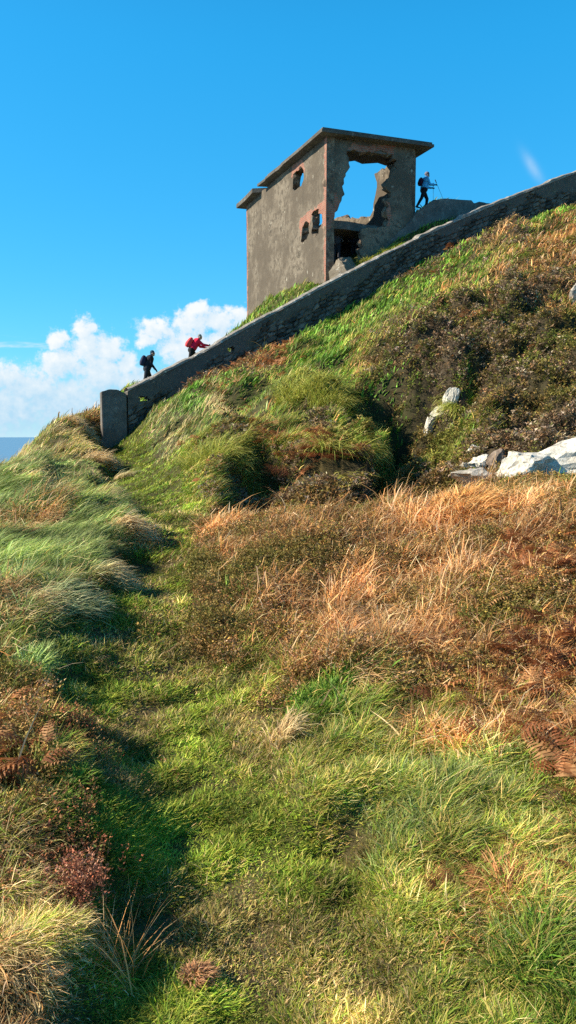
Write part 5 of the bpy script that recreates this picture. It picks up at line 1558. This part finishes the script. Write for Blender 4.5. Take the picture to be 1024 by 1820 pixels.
# rush clump with long orange stems, lower left
g = march(215, 1745, ground_h)
n = 80
az = R(-60) + RNG.normal(0, .55, n); az[:16] = RNG.uniform(R(-20), R(50), 16)
arr = blades(np.stack([g[0] + RNG.normal(0, .03, n), g[1] + RNG.normal(0, .03, n), np.full(n, g[2] - .01)], -1), RNG.uniform(.20, .36, n), RNG.uniform(.0026, .0045, n), az, R(1) * RNG.normal(40, 16, n), R(1) * RNG.normal(84, 20, n),
             pick([(.36, .15, .04), (.42, .2, .06), (.28, .16, .06)], n), pick([(.5, .24, .09), (.5, .38, .2)], n), 4, .06)
own('rush_clump', [arr], M_GRASS, (g[0], g[1], g[2]), 'clump of long arching orange rush stems in lower left corner', 'rush clump')

# dead heather bush (red brown) lower left
g = march(143, 1600, ground_h)
n = 130
rt = np.stack([g[0] + RNG.normal(0, .045, n), g[1] + RNG.normal(0, .04, n), g[2] + RNG.uniform(0, .05, n)], -1)
own('dead_heather_bush', [sprigs(rt, RNG.uniform(.07, .13, n), pick([(.10, .04, .025)], n), pick([(.34, .12, .06), (.26, .09, .05), (.40, .2, .12)], n), 26, .3, None, .09)], M_HEATH, (g[0], g[1], g[2]),
    'small red brown dead heather bush in lower left grass', 'heather bush')

# bare stalks
for (u, v, L, a, t0, t1, lab) in [(66, 1222, .30, R(75), 35, 95, 'single pale bent grass stalk over the shaded bank foot'), (448, 900, .55, R(60), 4, 12, 'upright dark stalk standing on crest of the brown bank'),
                                  (20, 1400, .38, R(40), 15, 40, 'pale dead stalk leaning over red bracken at left edge'), (640, 900, .42, R(70), 15, 70, 'feathery pale stalk arching on the crest')]:
    g = march(u, v, ground_h)
    arr = blades(np.array([[g[0], g[1], g[2]]]), np.array([L]), np.array([.009]), np.array([a]), np.array([R(t0)]), np.array([R(t1)]), np.array([[.42, .33, .2]]), np.array([[.55, .46, .3]]), 4)
    o = own('grass_stalk', [arr], M_GRASS, (g[0], g[1], g[2]), lab, 'grass stalk')

# bracken plants: a few fronds each
RUST = [(.42, .15, .055), (.50, .20, .08), (.34, .11, .05)]
BR = [(35, 1330, .30, 8, 'largest dark red bracken plant at left edge of the foreground'), (92, 1262, .2, 3, 'curled red bracken frond reaching out over the bank foot'), (50, 1395, .26, 4, 'brown curled bracken low on the left edge'),
      (975, 1340, .24, 3, 'orange bracken fronds at right edge under the bank'), (950, 1305, .2, 2, 'small orange bracken frond just above the lower pair'), (960, 1530, .30, 4, 'rusty bracken spreading at right edge of the near grass'), (925, 1500, .22, 3, 'upright brown bracken tips above the rusty fronds'),
      (880, 1590, .26, 5, 'bleached bracken lying in the yellow grass lower right'), (790, 1585, .20, 3, 'brown bracken scrap in the middle of the near grass'), (830, 1545, .14, 2, 'tiny dark bracken sprig standing in near grass'),
      (980, 960, .34, 4, 'red bracken among heather at right edge of the bank'), (1005, 1030, .42, 5, 'orange bracken in dark heather beside the right frame edge'), (870, 1120, .34, 4, 'pinkish bracken fronds in the middle of the heather'), (945, 1180, .36, 5, 'tall orange bracken at right foot of the bank'), (830, 1170, .3, 4, 'bracken and grass tangle at foot of the bank'),
      (985, 1190, .36, 4, 'striped bracken frond in shadow at bank foot right edge'), (905, 930, .3, 3, 'long bracken frond lying over dry grass on the bank'), (490, 855, .5, 5, 'red bracken leaves in front of the dark earth bank'), (530, 850, .5, 5, 'rust bracken patch right of the dark earth bank'), (560, 820, .5, 5, 'rust bracken on the rise above the hollow'),
      (610, 770, .5, 4, 'orange bracken at rim of the green hollow'), (640, 815, .5, 4, 'dark red bracken beside the shaded gully'), (600, 790, .45, 4, 'brown bracken between the rim and the gully')]
for (u, v, L, nf, lab) in BR:
    g = march(u, v, ground_h)
    parts = []
    for i in range(nf):
        a = random.uniform(0, 6.28); c = np.array(random.choice(RUST)) * random.uniform(.8, 1.25)
        parts.append(frond_mesh(np.array([g[0], g[1], g[2] - .01]) + np.array([random.gauss(0, L * .04), random.gauss(0, L * .04), 0]), L * min(1, .45 + .04 * math.hypot(g[0], g[1])) * random.uniform(.8, 1.25), a, R(random.uniform(20, 60)), R(random.uniform(75, 105)), c * random.uniform(.6, 1.1), 11 if L < .4 else 10, True, .40, .18))
    own('bracken_plant', parts, M_FERN, (g[0], g[1], g[2]), lab, 'bracken')

scatter()
